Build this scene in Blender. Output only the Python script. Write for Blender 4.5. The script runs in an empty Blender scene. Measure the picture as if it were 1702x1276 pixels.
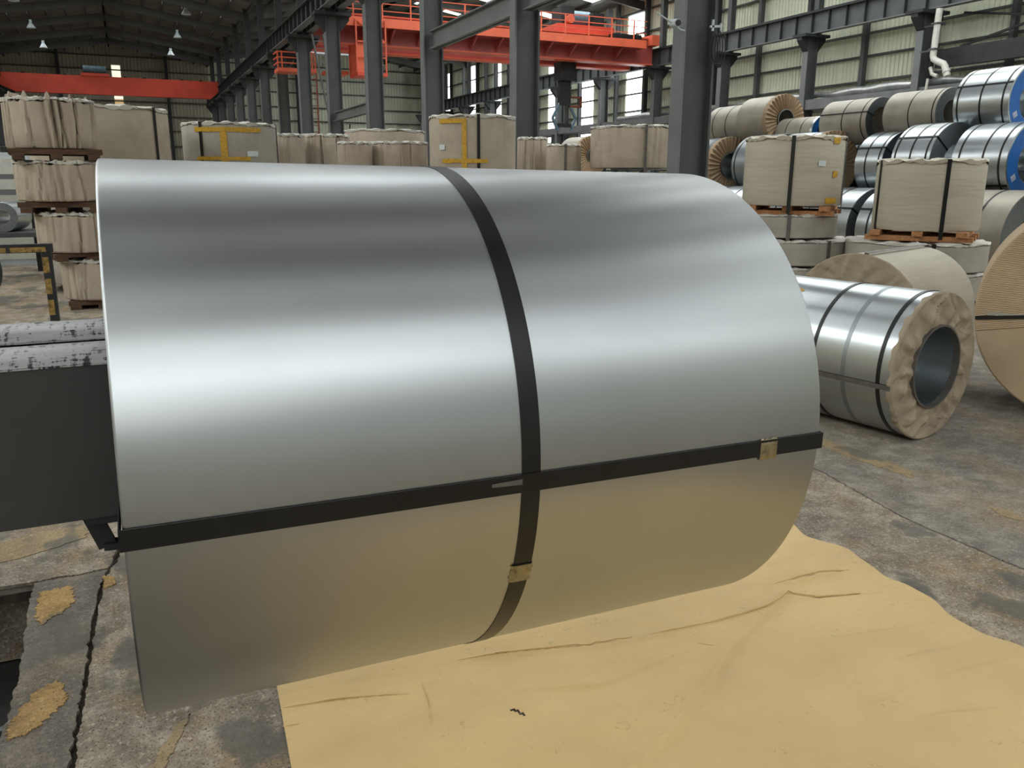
import bpy, math, random
from mathutils import Vector, Matrix
import numpy as np
random.seed(7)
PI = math.pi
S = bpy.context.scene
COL = S.collection

# ---------------------------------------------------------------- camera, world, light, exposure
cd = bpy.data.cameras.new('camera'); cam = bpy.data.objects.new('camera', cd); COL.objects.link(cam)
cd.sensor_fit = 'HORIZONTAL'; cd.sensor_width = 36.0; cd.lens = 36.0 * 1368.35 / 1702.0
cd.clip_start = 0.05; cd.clip_end = 400
right = Vector((0.91022455, -0.41409881, 0.00366564)); up = Vector((0.09727228, 0.2224001, 0.97009087)); fwd = Vector((0.40252871, 0.88264397, -0.24271437))
M = Matrix((right, up, -fwd)).transposed().to_4x4(); M.translation = Vector((0, 0, 1.55))
cam.matrix_world = M
S.camera = cam
W = bpy.data.worlds.new('world'); S.world = W; W.use_nodes = True
W.node_tree.nodes['Background'].inputs[0].default_value = (0.86, 0.93, 1.0, 1)
W.node_tree.nodes['Background'].inputs[1].default_value = 0.55
S.view_settings.view_transform = 'Standard'; S.view_settings.look = 'None'
S.view_settings.exposure = -0.1; S.view_settings.gamma = 1.0
S.view_settings.use_curve_mapping = False
SKY_E = 9.0       # roof-light panels
WIN_E = 6.0       # wall window strips
# rows of translucent roof panels (they run across the hall in these bays): Y, width, strength factor
ROOF_STRIPS = [(-33, 2.0, .6), (-27, 2.0, .6), (-21, 2.0, .9), (-14.6, 2.0, 2.1), (-9.4, 2.0, .7), (-3, 2.2, .1), (3, 2.2, .05), (9, 2.2, .08), (14.5, 1.6, 1.2), (20, 2.0, .35), (26, 1.6, .4),
               (32, 1.6, .5), (38, 1.6, .5), (44, 1.6, .5), (50, 1.6, .5), (56, 1.6, .5), (62, 1.6, .4), (68, 1.6, .4), (74, 1.6, .4), (80, 1.6, .4)]

# ---------------------------------------------------------------- helpers
def lin(c):
    return tuple(((v/255.0)/12.92 if v/255.0 <= .04045 else ((v/255.0+.055)/1.055)**2.4) for v in c)

class NT:
    def __init__(s, m):
        m.use_nodes = True; s.t = m.node_tree; s.n = s.t.nodes; s.l = s.t.links
        s.b = s.n['Principled BSDF']
    def add(s, kind, **kw):
        nd = s.n.new(kind)
        for k, v in kw.items():
            if k in nd.inputs: nd.inputs[k].default_value = v
            else: setattr(nd, k, v)
        return nd
    def link(s, a, b): s.l.new(a, b)
    def coords(s, scale=(1, 1, 1), out='Object'):
        tc = s.add('ShaderNodeTexCoord'); mp = s.add('ShaderNodeMapping'); mp.inputs['Scale'].default_value = scale
        s.link(tc.outputs[out], mp.inputs[0]); return mp.outputs[0]
    def noise(s, co, sc, det=4, rough=.6):
        nd = s.add('ShaderNodeTexNoise'); nd.inputs['Scale'].default_value = sc; nd.inputs['Detail'].default_value = det; nd.inputs['Roughness'].default_value = rough
        s.link(co, nd.inputs['Vector']); return nd.outputs[0]
    def ramp(s, fac, stops):
        r = s.add('ShaderNodeValToRGB'); e = r.color_ramp.elements
        while len(e) < len(stops): e.new(.5)
        for el, (p, c) in zip(e, stops):
            el.position = p; el.color = (*c, 1) if len(c) == 3 else c
        s.link(fac, r.inputs[0]); return r.outputs[0]
    def mix(s, fac, a, b, mode='MIX'):
        m = s.add('ShaderNodeMix'); m.data_type = 'RGBA'; m.blend_type = mode
        for inp, v in ((m.inputs[0], fac), (m.inputs[6], a), (m.inputs[7], b)):
            if hasattr(v, 'is_output'): s.link(v, inp)
            else: inp.default_value = v if not isinstance(v, tuple) else ((*v, 1) if len(v) == 3 else v)
        return m.outputs[2]
    def bump(s, h, st, dist=.01, prev=None):
        b = s.add('ShaderNodeBump'); b.inputs['Strength'].default_value = st; b.inputs['Distance'].default_value = dist
        s.link(h, b.inputs['Height'])
        if prev is not None: s.link(prev, b.inputs['Normal'])
        s.link(b.outputs[0], s.b.inputs['Normal']); return b.outputs[0]

def mat(name, rgb, rough=.6, metal=0., var=.12, nscale=6., bump=0., bscale=60., emit=None, estr=0., scale=(1, 1, 1)):
    m = bpy.data.materials.new(name); t = NT(m); c = lin(rgb)
    t.b.inputs['Roughness'].default_value = rough; t.b.inputs['Metallic'].default_value = metal
    co = t.coords(scale)
    n = t.noise(co, nscale)
    dk = tuple(v*(1-var*1.6) for v in c); lt = tuple(min(1, v*(1+var*1.2)) for v in c)
    t.link(t.ramp(n, [(.3, dk), (.5, c), (.72, lt)]), t.b.inputs['Base Color'])
    if bump: t.bump(t.noise(co, bscale, 3), bump, .004)
    if emit:
        t.b.inputs['Emission Color'].default_value = (*emit, 1); t.b.inputs['Emission Strength'].default_value = estr
    return m

class MB:
    """collects simple shapes into one mesh"""
    def __init__(s): s.v = []; s.f = []; s.sm = []
    def add(s, vs, fs, smooth=False):
        o = len(s.v); s.v += [tuple(v) for v in vs]; s.f += [tuple(i+o for i in f) for f in fs]; s.sm += [smooth]*len(fs); return s
    def box(s, x0, y0, z0, x1, y1, z1):
        return s.add([(x0,y0,z0),(x1,y0,z0),(x1,y1,z0),(x0,y1,z0),(x0,y0,z1),(x1,y0,z1),(x1,y1,z1),(x0,y1,z1)],
                     [(3,2,1,0),(4,5,6,7),(0,1,5,4),(1,2,6,5),(2,3,7,6),(3,0,4,7)])
    def bar(s, p, q, w, h, upv=(0, 0, 1)):
        p, q = Vector(p), Vector(q); d = (q-p).normalized(); u = Vector(upv)
        if abs(d.dot(u)) > .98: u = Vector((0, 1, 0))
        r = d.cross(u).normalized()*w/2; n = r.cross(d).normalized()*h/2
        c = [p-r-n, p+r-n, p+r+n, p-r+n, q-r-n, q+r-n, q+r+n, q-r+n]
        return s.add(c, [(0,1,2,3),(7,6,5,4),(0,4,5,1),(1,5,6,2),(2,6,7,3),(3,7,4,0)])
    def tube(s, pts, r, n=10, cap=True):
        pts = [Vector(p) for p in pts]; rings = []; prev = None
        for i, p in enumerate(pts):
            d = (pts[min(i+1, len(pts)-1)]-pts[max(i-1, 0)]).normalized()
            if prev is None:
                a = Vector((0, 0, 1)) if abs(d.z) < .9 else Vector((1, 0, 0)); u = d.cross(a).normalized()
            else: u = (prev-d*prev.dot(d)).normalized()
            w = d.cross(u); prev = u; rr = r[i] if isinstance(r, (list, tuple)) else r
            rings.append([p+(u*math.cos(2*PI*k/n)+w*math.sin(2*PI*k/n))*rr for k in range(n)])
        vs = [v for g in rings for v in g]; fs = []
        for i in range(len(pts)-1):
            for k in range(n): fs.append((i*n+k, i*n+(k+1) % n, (i+1)*n+(k+1) % n, (i+1)*n+k))
        s.add(vs, fs, True)
        if cap: s.add(rings[0], [tuple(range(n-1, -1, -1))]); s.add(rings[-1], [tuple(range(n))])
        return s
    def revolve(s, prof, n=96, smooth=True, closed=True):
        """profile (x along local X axis, r) revolved round X"""
        m = len(prof); vs = []
        for k in range(n):
            a = 2*PI*k/n; vs += [(x, r*math.cos(a), r*math.sin(a)) for x, r in prof]
        fs = []
        for k in range(n):
            k2 = (k+1) % n
            for i in range(m if closed else m-1):
                j = (i+1) % m; fs.append((k*m+i, k2*m+i, k2*m+j, k*m+j))
        return s.add(vs, fs, smooth)
    def prism(s, poly, z0, z1):
        n = len(poly); vs = [(x, y, z0) for x, y in poly]+[(x, y, z1) for x, y in poly]
        return s.add(vs, [tuple(range(n-1, -1, -1)), tuple(range(n, 2*n))]+[(i, (i+1) % n, (i+1) % n+n, i+n) for i in range(n)])
    def mesh(s, name, m):
        me = bpy.data.meshes.new(name); me.from_pydata(s.v, [], s.f); me.polygons.foreach_set('use_smooth', s.sm)
        if m is not None: me.materials.append(m)
        me.update()
        try: me.set_sharp_from_angle(angle=math.radians(38))
        except Exception: pass
        return me
    def build(s, name, m, parent=None, kind=None):
        o = bpy.data.objects.new(name, s.mesh(name, m)); COL.objects.link(o)
        if parent is not None: o.parent = parent
        if kind: o['kind'] = kind
        return o

def empty(name, loc=(0, 0, 0), rz=0., ry=0.):
    o = bpy.data.objects.new(name, None); COL.objects.link(o); o.empty_display_size = .2
    o.location = loc; o.rotation_euler = (0, ry, rz); return o
def tag(o, label, cat, group=None):
    o['label'] = label; o['category'] = cat
    if group: o['group'] = group
    return o
def struct(name, loc=(0, 0, 0)):
    o = empty(name, loc); o['kind'] = 'structure'; return o
def copy_part(o, parent, loc=None):
    c = o.copy(); COL.objects.link(c); c.parent = parent
    if loc is not None: c.location = loc
    return c

# ---------------------------------------------------------------- materials
def steel(name, rgb, r0=.26, r1=.36, aniso=.6, spangle=0., metal=1.0):
    m = bpy.data.materials.new(name); t = NT(m); c = lin(rgb)
    t.b.inputs['Metallic'].default_value = metal; t.b.inputs['Anisotropic'].default_value = aniso; t.b.inputs['Anisotropic Rotation'].default_value = .25
    tg = t.add('ShaderNodeTangent'); tg.direction_type = 'RADIAL'; tg.axis = 'X'; t.link(tg.outputs[0], t.b.inputs['Tangent'])
    co = t.coords(); n = t.noise(co, 1.3, 3)
    t.link(t.ramp(n, [(.35, tuple(v*.93 for v in c)), (.65, tuple(min(1, v*1.04) for v in c))]), t.b.inputs['Base Color'])
    rr = t.add('ShaderNodeMapRange'); rr.inputs['To Min'].default_value = r0; rr.inputs['To Max'].default_value = r1
    t.link(t.noise(co, 2.2, 3), rr.inputs[0]); t.link(rr.outputs[0], t.b.inputs['Roughness'])
    if spangle:
        v = t.add('ShaderNodeTexVoronoi'); v.inputs['Scale'].default_value = 45; t.link(co, v.inputs['Vector']); t.bump(v.outputs['Distance'], spangle, .002)
    return m
M_MAIN = steel('galvanised_sheet', (178, 182, 185), .37, .42, .72)
M_GALV = steel('galvanised_coil', (190, 196, 200), .26, .36, .45, .05)
M_GALV_D = steel('dull_galvanised_coil', (150, 156, 160), .4, .5, .3, .08)
M_BEIGE_C = mat('grey_beige_coil_wrap', (158, 152, 140), .45, .35, .1, 3, .2, 14)
M_DARKC = steel('dark_steel_coil', (96, 102, 108), .38, .48, .3)
M_BORE = mat('coil_winding_edge', (110, 114, 118), .5, .8, .2, 30, 0, 60)
M_STRAP = mat('black_strap', (13, 14, 15), .36, .1, .3, 20)
M_STRAP_G = mat('grey_strap', (96, 92, 88), .5, .3, .2, 20)
M_SEAL = mat('strap_seal', (150, 140, 112), .42, .8, .25, 60, .4, 120)
M_BLUE = mat('blue_core_ring', (18, 92, 168), .45, 0, .1, 8)
M_WHITE = mat('white_print', (206, 212, 218), .6, 0, .05, 8)
M_TAPE = mat('yellow_tape', (196, 152, 44), .35, 0, .2, 25)
M_TAPEW = mat('worn_dull_yellow', (140, 112, 58), .7, 0, .5, 25)
M_YPAINT = mat('yellow_marker_paint', (208, 156, 34), .55, 0, .2, 30)
M_WOOD = mat('pallet_wood', (168, 118, 78), .8, 0, .25, 5, .3, 40, scale=(1, 6, 6))
M_WOOD_D = mat('dark_pallet_wood', (84, 61, 45), .85, 0, .3, 5, .3, 40, scale=(1, 6, 6))
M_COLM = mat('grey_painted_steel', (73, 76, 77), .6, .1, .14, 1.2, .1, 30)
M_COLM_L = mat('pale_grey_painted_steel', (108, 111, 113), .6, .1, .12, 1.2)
M_GIRD = mat('dark_grey_girder', (84, 87, 90), .62, .1, .15, 1.0)
M_CORBEL = mat('dark_bracket_steel', (44, 46, 49), .65, .1, .2, 2)
M_ROOF = mat('roof_sheet_underside', (112, 112, 106), .75, 0, .2, .6)
M_PURL = mat('roof_purlin', (66, 67, 65), .7, 0, .15, 1)
M_WALLG = mat('far_wall_sheet', (168, 164, 146), .75, 0, .1, .5)
M_WALLR = mat('side_wall_sheet', (208, 212, 192), .65, 0, .07, .4)
M_GIRT = mat('wall_girt', (66, 68, 66), .7, 0, .15, 1)
M_RED = mat('red_crane_paint', (212, 74, 52), .5, 0, .12, .8)
M_ORANGE = mat('orange_crane_paint', (218, 100, 68), .5, 0, .12, .8)
M_CRDARK = mat('maroon_crane_paint', (160, 72, 68), .5, 0, .15, .8)
M_RUST = mat('rust_brown_paint', (116, 58, 42), .7, 0, .25, 3)
M_MACH = mat('dark_machinery', (44, 46, 48), .5, .4, .3, 6)
M_MACHB = mat('blue_grey_machinery', (92, 116, 130), .5, .3, .2, 6)
M_LAMP = mat('lamp_shade_white', (190, 200, 205), .5, 0, .05, 3)
M_PIPE = mat('white_plastic_pipe', (200, 200, 192), .4, 0, .08, 6)
M_ARM = mat('black_steel_arm', (60, 60, 60), .55, .25, .12, 3, .08, 40)
M_FOIL = mat('crumpled_foil', (170, 172, 172), .35, .75, .15, 4, .8, 9)

def scratched(name, base=(188, 188, 190), dark=(48, 48, 50)):
    m = bpy.data.materials.new(name); t = NT(m); t.b.inputs['Roughness'].default_value = .42; t.b.inputs['Metallic'].default_value = .35
    co = t.coords((1.0, 6, 6)); a = t.noise(co, 22, 8, .75); co2 = t.coords((9, 2, 2)); b = t.noise(co2, 9, 5, .7)
    mul = t.add('ShaderNodeMath', operation='MULTIPLY'); t.link(a, mul.inputs[0]); t.link(b, mul.inputs[1])
    base_c = t.ramp(t.noise(co, 3, 3), [(.3, lin((150, 150, 152))), (.7, lin(base))])
    t.link(t.mix(t.ramp(mul.outputs[0], [(.285, (0, 0, 0)), (.32, (1, 1, 1))]), base_c, lin(dark)), t.b.inputs['Base Color'])
    t.bump(a, .25, .003); return m
M_SCR = scratched('scratched_bare_steel')

def paper(name, rgb, crease=.5, pores=None, lineaxis=None):
    m = bpy.data.materials.new(name); t = NT(m); c = lin(rgb); t.b.inputs['Roughness'].default_value = .72
    t.b.inputs['Specular IOR Level'].default_value = .3
    co = t.coords(); n = t.noise(co, 2.5, 6, .65)
    t.link(t.ramp(n, [(.3, tuple(v*.8 for v in c)), (.55, c), (.75, tuple(min(1, v*1.1) for v in c))]), t.b.inputs['Base Color'])
    v = t.add('ShaderNodeTexVoronoi'); v.inputs['Scale'].default_value = 7; v.feature = 'DISTANCE_TO_EDGE'
    wn = t.add('ShaderNodeTexNoise'); wn.inputs['Scale'].default_value = 4; t.link(co, wn.inputs['Vector'])
    mx = t.mix(.25, co, wn.outputs['Color']); t.link(mx, v.inputs['Vector'])
    b = t.bump(v.outputs['Distance'], crease*.5, .03)
    t.bump(n, crease*.6, .02, b); return m
M_PAPER = paper('grey_wrapping_paper', (176, 164, 148), .35)
M_PAPER2 = paper('warm_wrapping_paper', (176, 163, 148), .5)
M_PAPER3 = paper('cool_wrapping_paper', (164, 158, 148), .3)
M_PAPERT = paper('pale_paper_fold', (196, 192, 184), .6)
M_FAN = paper('brown_wrapping_paper', (160, 136, 108), .3)
M_CRUMP = paper('crumpled_brown_paper', (156, 142, 122), 1.4)

def smooth_wrap():
    m = bpy.data.materials.new('smooth_grey_beige_wrap'); t = NT(m); c = lin((178, 170, 154)); t.b.inputs['Roughness'].default_value = .6
    co = t.coords((1, 1, 14)); n = t.noise(co, 2.0, 4)
    t.link(t.ramp(n, [(.35, tuple(v*.9 for v in c)), (.65, tuple(v*1.05 for v in c))]), t.b.inputs['Base Color'])
    t.bump(n, .3, .006); return m
M_WRAP = smooth_wrap()

def kraft():
    m = bpy.data.materials.new('golden_kraft_paper'); t = NT(m); t.b.inputs['Roughness'].default_value = .55; t.b.inputs['Specular IOR Level'].default_value = .35
    co = t.coords(); n = t.noise(co, 1.6, 5, .6); c = lin((212, 181, 127))
    base = t.ramp(n, [(.3, tuple(v*.88 for v in c)), (.7, tuple(min(1, v*1.05) for v in c))])
    st = t.noise(co, 5.5, 8, .8); fine = t.noise(co, 60, 4, .8)
    mul = t.add('ShaderNodeMath', operation='MULTIPLY'); t.link(st, mul.inputs[0]); t.link(fine, mul.inputs[1])
    t.link(t.mix(t.ramp(mul.outputs[0], [(.33, (0, 0, 0)), (.43, (.5, .5, .5))]), base, lin((112, 92, 58))), t.b.inputs['Base Color'])
    rg = t.add('ShaderNodeTexNoise'); rg.noise_type = 'RIDGED_MULTIFRACTAL'; rg.inputs['Scale'].default_value = 1.7; rg.inputs['Detail'].default_value = 3.0; rg.inputs['Roughness'].default_value = .5; t.link(t.coords((1, 2.0, 1)), rg.inputs['Vector'])
    b0 = t.bump(rg.outputs[0], .22, .03)
    b = t.bump(t.noise(t.coords((1, 2.2, 1)), 3.2, 4, .45), .75, .035, b0); t.bump(fine, .08, .002, b); return m
M_KRAFT = kraft()

def ribbed():
    m = bpy.data.materials.new('corrugated_kraft'); t = NT(m); c = lin((180, 156, 126)); t.b.inputs['Roughness'].default_value = .7
    co = t.coords(); n = t.noise(co, 2, 5)
    t.link(t.ramp(n, [(.3, tuple(v*.82 for v in c)), (.6, c), (.8, tuple(v*1.1 for v in c))]), t.b.inputs['Base Color']); return m
M_RIB = ribbed()

def concrete(name, cols, rub=1.0, yellow=.5, smooth=False, stretch=(1, 1, 1)):
    m = bpy.data.materials.new(name); t = NT(m); t.b.inputs['Roughness'].default_value = .82
    co = t.coords(stretch, 'Object')
    big = t.noise(co, .9, 6, .65); mid = t.noise(co, 7, 8, .7); fine = t.noise(co, 55, 5, .7)
    a = t.ramp(mid, [(.34, lin(cols[0])), (.5, lin(cols[1])), (.64, lin(cols[2]))])
    b = t.ramp(big, [(.35, (.72, .72, .74)), (.6, (1.08, 1.06, 1.02))])
    c = t.mix(1.0, a, b, 'MULTIPLY')
    if yellow:
        y = t.noise(t.coords((1, .6, 1)), 2.3, 7, .72)
        c = t.mix(t.ramp(y, [(.50, (0, 0, 0)), (.62, (yellow,)*3)]), c, lin((160, 128, 78)))
    sp = t.add('ShaderNodeTexVoronoi'); sp.inputs['Scale'].default_value = 75 if not smooth else 40; t.link(co, sp.inputs['Vector'])
    c = t.mix(t.ramp(sp.outputs['Distance'], [(.12, (.55*rub,)*3), (.35, (0, 0, 0))]), c, lin(tuple(max(0, v-45) for v in cols[0])))
    c = t.mix(t.ramp(fine, [(.54, (0, 0, 0)), (.68, (.75*rub,)*3)]), c, lin(tuple(min(255, v+22) for v in cols[2])))
    pit = t.noise(t.coords((1.6, 1, 1)), 95, 4, .7)
    c = t.mix(t.ramp(pit, [(.36, (.85*rub,)*3), (.44, (0, 0, 0))]), c, lin(tuple(v*.5 for v in cols[0])))
    if not smooth:   # smoother worn grey patches
        pm = t.noise(t.coords((1, .7, 1)), 1.9, 5, .6)
        c = t.mix(t.ramp(pm, [(.53, (0, 0, 0)), (.57, (.8,)*3)]), c, t.ramp(mid, [(.3, lin((84, 82, 76))), (.7, lin((112, 110, 102)))]))
    t.link(c, t.b.inputs['Base Color'])
    n1 = t.bump(mid, .8*rub, .03); n2 = t.bump(sp.outputs['Distance'], -.6*rub, .006, n1); t.bump(fine, .9*rub, .008, n2); return m
M_CONC = concrete('rough_aggregate_concrete', [(124, 112, 98), (156, 144, 128), (190, 178, 162)], 1.1, .55)
M_CONCR = concrete('scuffed_grey_concrete', [(114, 108, 99), (138, 131, 121), (166, 158, 147)], .8, .25, True, (1, 1, 1))
M_ASPH = concrete('grey_painted_kerb', [(104, 97, 88), (122, 114, 104), (148, 138, 124)], .9, .25)
M_FILL = mat('joint_dirt', (62, 55, 46), .95, 0, .5, 25, 1.0, 60)
M_PIT = mat('pit_dark_floor', (40, 38, 36), .8, .1, .3, 5, .4, 30)
M_PAINT = concrete('worn_yellow_paint', [(148, 120, 72), (184, 148, 90), (200, 166, 108)], .8, 0)
M_PAINTF = concrete('faded_yellow_paint', [(140, 124, 98), (160, 140, 106), (170, 150, 116)], .8, 0)

def emis(name, rgb, e, panes=True):
    m = bpy.data.materials.new(name); t = NT(m); t.b.inputs['Base Color'].default_value = (*rgb, 1)
    t.b.inputs['Roughness'].default_value = .4
    t.b.inputs['Emission Color'].default_value = (*rgb, 1); t.b.inputs['Emission Strength'].default_value = e; return m
M_WIN = emis('daylit_window_sheet', (.93, .98, 1.0), WIN_E)
M_SIDE_FILL = emis('roof_light_clear', (.96, 1.0, .98), 12.0)  # for fill panels added to brighten the hall from both sides
M_WINB = emis('rear_window_sheet', (.93, .98, 1.0), 1.3)
M_WIN2 = emis('warm_daylit_sheet', (1.0, .97, .74), 1.05)
M_WIN3 = emis('orange_patched_sheet', (.8, .55, .25), .55)

# ================================================================ SETTING
# ---- floor: separate slabs with real joints between them
floor = struct('floor')
def jag(p, q, n, amp, seed):
    r = random.Random(seed); o = []
    n *= 3; P = [(r.uniform(.3, 2.2)*k_, r.uniform(0, 6.28), 1/k_**.6) for k_ in (2, 5, 11, 19)]
    for i in range(1, n):
        t = i/n; dx, dy = q[0]-p[0], q[1]-p[1]; L = math.hypot(dx, dy); k = amp*.8*math.sin(PI*t)**.3*sum(w_*math.sin(f_*t*6.28+ph) for f_, ph, w_ in P)+r.uniform(-amp, amp)*.18
        o.append((p[0]+dx*t-dy/L*k, p[1]+dy*t+dx/L*k))
    return o
def slab(poly, m, z0=-.32, z1=0.):
    return MB().prism(poly, z0, z1).build('slab', m, floor)
jA = [(-.215, 3.49), (-.245, 3.3), (-.262, 3.0), (-.27, 2.7), (-.282, 2.45), (-.292, 2.2), (-.31, 1.5), (-.31, -1)]
def jagged(pts, n, amp, seed):
    o = [pts[0]]
    for i in range(len(pts)-1): o += jag(pts[i], pts[i+1], n, amp, seed+i)+[pts[i+1]]
    return o
rj = [(3.27, -2), (3.2, 1.6), (3.19, 2.21), (3.19, 2.53), (3.245, 2.84), (3.30, 3.15), (3.38, 4.5), (3.4, 8)]
# strip between the pit and the joint
left_edge = jagged([(-.49, -1), (-.48, 2.43), (-.465, 2.75), (-.485, 3.3), (-.48, 3.455)], 14, .007, 3)
jl = jagged([(x-.007, y) for x, y in jA], 12, .006, 20)
tj_low = jagged([(-.48, 3.455), (-.40, 3.465), (-.33, 3.455), (-.235, 3.47)], 6, .004, 40)
slab(left_edge + tj_low[1:-1] + [(x, min(y, 3.46)) for x, y in jl], M_ASPH)
slab(jagged([(-60, 3.482), (-1.2, 3.5), (-.48, 3.472), (-.40, 3.482), (-.33, 3.47), (-.222, 3.488)], 6, .003, 50) + jagged([(-.21, 3.52), (-.19, 3.7), (-.12, 4.2), (-.1, 8)], 8, .006, 60) + [(-.1, 92), (-60, 92)], M_CONC)
slab(jagged([(-.305, -1), (-.29, 1.5)][:1]+[(x+.009, y) for x, y in reversed(jA)][1:], 12, .007, 80) + jagged([(-.188, 3.52), (-.168, 3.7), (-.1, 4.2), (-.08, 8)], 8, .006, 95) + [(-.08, 92), (3.39, 92)] + list(reversed(jagged([(x-.006, y) for x, y in rj], 14, .006, 100))) + [(3.26, -40), (-.305, -40)], M_CONCR if False else M_CONC)
slab(jagged([(x+.008, y) for x, y in rj], 14, .006, 100) + [(3.41, 92), (60, 92), (60, -40), (3.28, -40)], M_CONCR)
slab([(-60, -40), (-.49, -40), (-.49, 1.2), (-60, 1.2)], M_CONCR)
slab([(-60, 1.2), (-1.35, 1.2), (-1.35, 3.47), (-60, 3.47)], M_CONC)
slab([(-.49, -40), (-.31, -40), (-.31, -1), (-.49, -1)], M_ASPH)
MB().box(-60, -40, -.5, 60, 92, -.33).build('sub_base', M_PIT, floor)
MB().box(-.40, -2, -.05, -.10, 3.6, -.016).box(-3, 3.42, -.05, -.1, 3.54, -.013).box(3.1, -3, -.05, 3.5, 12, -.014).build('joint_filler', M_FILL, floor)
def decal(name, poly, m, seed, z=.003, amp=.012):
    pts = []
    for i in range(len(poly)): pts += [poly[i]]+jag(poly[i], poly[(i+1) % len(poly)], 9, amp, seed+i)
    MB().prism(pts, 0.0, z).build(name, m, floor)
decal('paint_mark', [(-.455, 3.36), (-.35, 3.37), (-.33, 3.23), (-.36, 3.17), (-.43, 3.09), (-.455, 3.18)], M_PAINT, 5)
decal('paint_mark', [(-.465, 2.47), (-.455, 2.53), (-.41, 2.65), (-.35, 2.69), (-.325, 2.61), (-.32, 2.56), (-.39, 2.45), (-.455, 2.42)], M_PAINT, 15)
decal('paint_mark', [(-.24, 3.41), (-.2, 3.39), (-.19, 3.32), (-.23, 3.29)], M_PAINT, 25, amp=.006)
decal('paint_mark', [(-.95, 3.80), (-.6, 3.95), (-.42, 3.99), (-.3, 3.98), (-.32, 3.84), (-.5, 3.75), (-.95, 3.6)], M_PAINTF, 35)
decal('paint_mark', [(-.10, 2.13), (-.02, 2.3), (.02, 2.34), (-.01, 2.25), (-.07, 2.10)], M_PAINTF, 45, amp=.006)
decal('paint_mark', [(3.72, 3.9), (3.78, 3.28), (3.76, 2.95), (3.67, 2.89), (3.64, 3.18), (3.63, 3.8)], M_PAINTF, 55)
decal('paint_mark', [(3.68, 2.45), (3.73, 2.37), (3.68, 2.25), (3.63, 2.35)], M_PAINTF, 65)
# debris inside the pit
for i, (x, y, s_) in enumerate([(-.56, 2.95, .03), (-.54, 2.8, .02), (-.6, 2.7, .025), (-.55, 2.62, .02), (-.66, 3.1, .03)]):
    o = MB().bar((x-s_, y, -.305), (x+s_, y+.02, -.30), s_*.8, .03).build('scrap_piece', M_SCR if i % 2 else M_BORE)
    tag(o, 'small scrap metal offcut lying in the dark floor pit', 'scrap', 'scrap pieces in the floor pit')

# ---- left hall / right hall: columns of the row between the halls
XA, XB, YEND = 8.02, 28.8, 88.5
YA = [11.0+6.0*k for k in range(-6, 13)]
def hcolumn(x, y, z0, z1, h, b, name='steel_column', parent=None, corbel=None, m=M_COLM):
    """h along X, flanges b wide along Y at both ends, web between"""
    o = struct(name, (x, y, 0))
    for sx in (-1, 1): MB().box(sx*h/2-.02, -b/2, z0, sx*h/2+.02, b/2, z1).build('flange', M_COLM_L if sx < 0 else m, o)  # left flange takes the paler grey: its lit face is put into the colour
    MB().box(-h/2+.02, -.03, z0, h/2-.02, .03, z1).build('web', m, o)
    MB().box(-h/2-.08, -b/2-.08, 0, h/2+.08, b/2+.08, .04).build('base_plate', M_CORBEL, o)
    if corbel:
        zc, zt = corbel
        c = MB(); c.box(-h/2-.45, -b/2-.25, zt-.12, h/2+.45, b/2+.25, zt)
        for sx in (-1, 1):
            c.add([(sx*h/2, -b/2, zc), (sx*(h/2+.42), -b/2, zt-.25), (sx*(h/2+.42), -b/2, zt-.12), (sx*h/2, -b/2, zt-.12),
                   (sx*h/2, b/2, zc), (sx*(h/2+.42), b/2, zt-.25), (sx*(h/2+.42), b/2, zt-.12), (sx*h/2, b/2, zt-.12)],
                  [(0,1,2,3),(7,6,5,4),(0,4,5,1),(1,5,6,2),(2,6,7,3),(3,7,4,0)])
        c.build('corbel', M_CORBEL, o)
    return o
for y in YA:
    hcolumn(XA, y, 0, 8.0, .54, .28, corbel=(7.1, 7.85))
    o = struct('upper_post', (XA, y, 0)); MB().box(-.17, -.12, 8.9, .17, .12, 12.2).build('post', M_CORBEL, o)
def girder(x, y0, y1, z0, z1, name='crane_runway_girder', bays=6.0, m=M_GIRD):
    o = struct(name, (x, 0, 0))
    MB().box(-.02, y0, z0+.04, .02, y1, z1-.04).build('web', m, o)
    MB().box(-.2, y0, z1-.04, .2, y1, z1).build('top_flange', M_CORBEL, o)
    MB().box(-.16, y0, z0, .16, y1, z0+.04).build('bottom_flange', M_COLM_L, o)
    st = MB().box(-.16, -.012, z0+.04, .16, .012, z1-.04).mesh('stiffener', M_CORBEL)
    y = y0+.6
    while y < y1:
        if y > 20:
            s_ = bpy.data.objects.new('stiffener', st); COL.objects.link(s_); s_.parent = o; s_.location = (0, y, 0)
        y += 1.0
    MB().box(-.04, y0, z1, .04, y1, z1+.1).build('crane_rail', M_CORBEL, o)
    return o
girder(XA-.28, -25, 86, 7.98, 8.72)
girder(XA+.32, -25, 86, 7.98, 8.72)
# tie beams on the middle row
def tie(x, y0, y1, z0, z1, name='tie_beam', m=M_COLM_L):
    o = struct(name, (x, 0, 0))
    MB().box(-.02, y0, z0, .02, y1, z1).build('web', m, o); MB().box(-.13, y0, z1-.03, .13, y1, z1).build('top_flange', m, o); MB().box(-.13, y0, z0, .13, y1, z0+.03).build('bottom_flange', m, o)
tie(XA, 11.15, 16.85, 4.95, 5.42); tie(XA, 17.15, 22.85, 4.95, 5.42); tie(XA, 29.15, 34.85, 3.75, 4.1)
# row B columns and runway
YB = [24.6+6.1*k for k in range(-3, 11)]
for y in YB:
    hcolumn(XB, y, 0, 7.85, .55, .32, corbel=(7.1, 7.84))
    o = struct('upper_post', (XB+.3, y, 0)); MB().box(-.15, -.14, 7.9, .15, .14, 12.0).build('post', M_COLM, o)
girder(XB, 6, 86, 7.87, 8.78)
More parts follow.
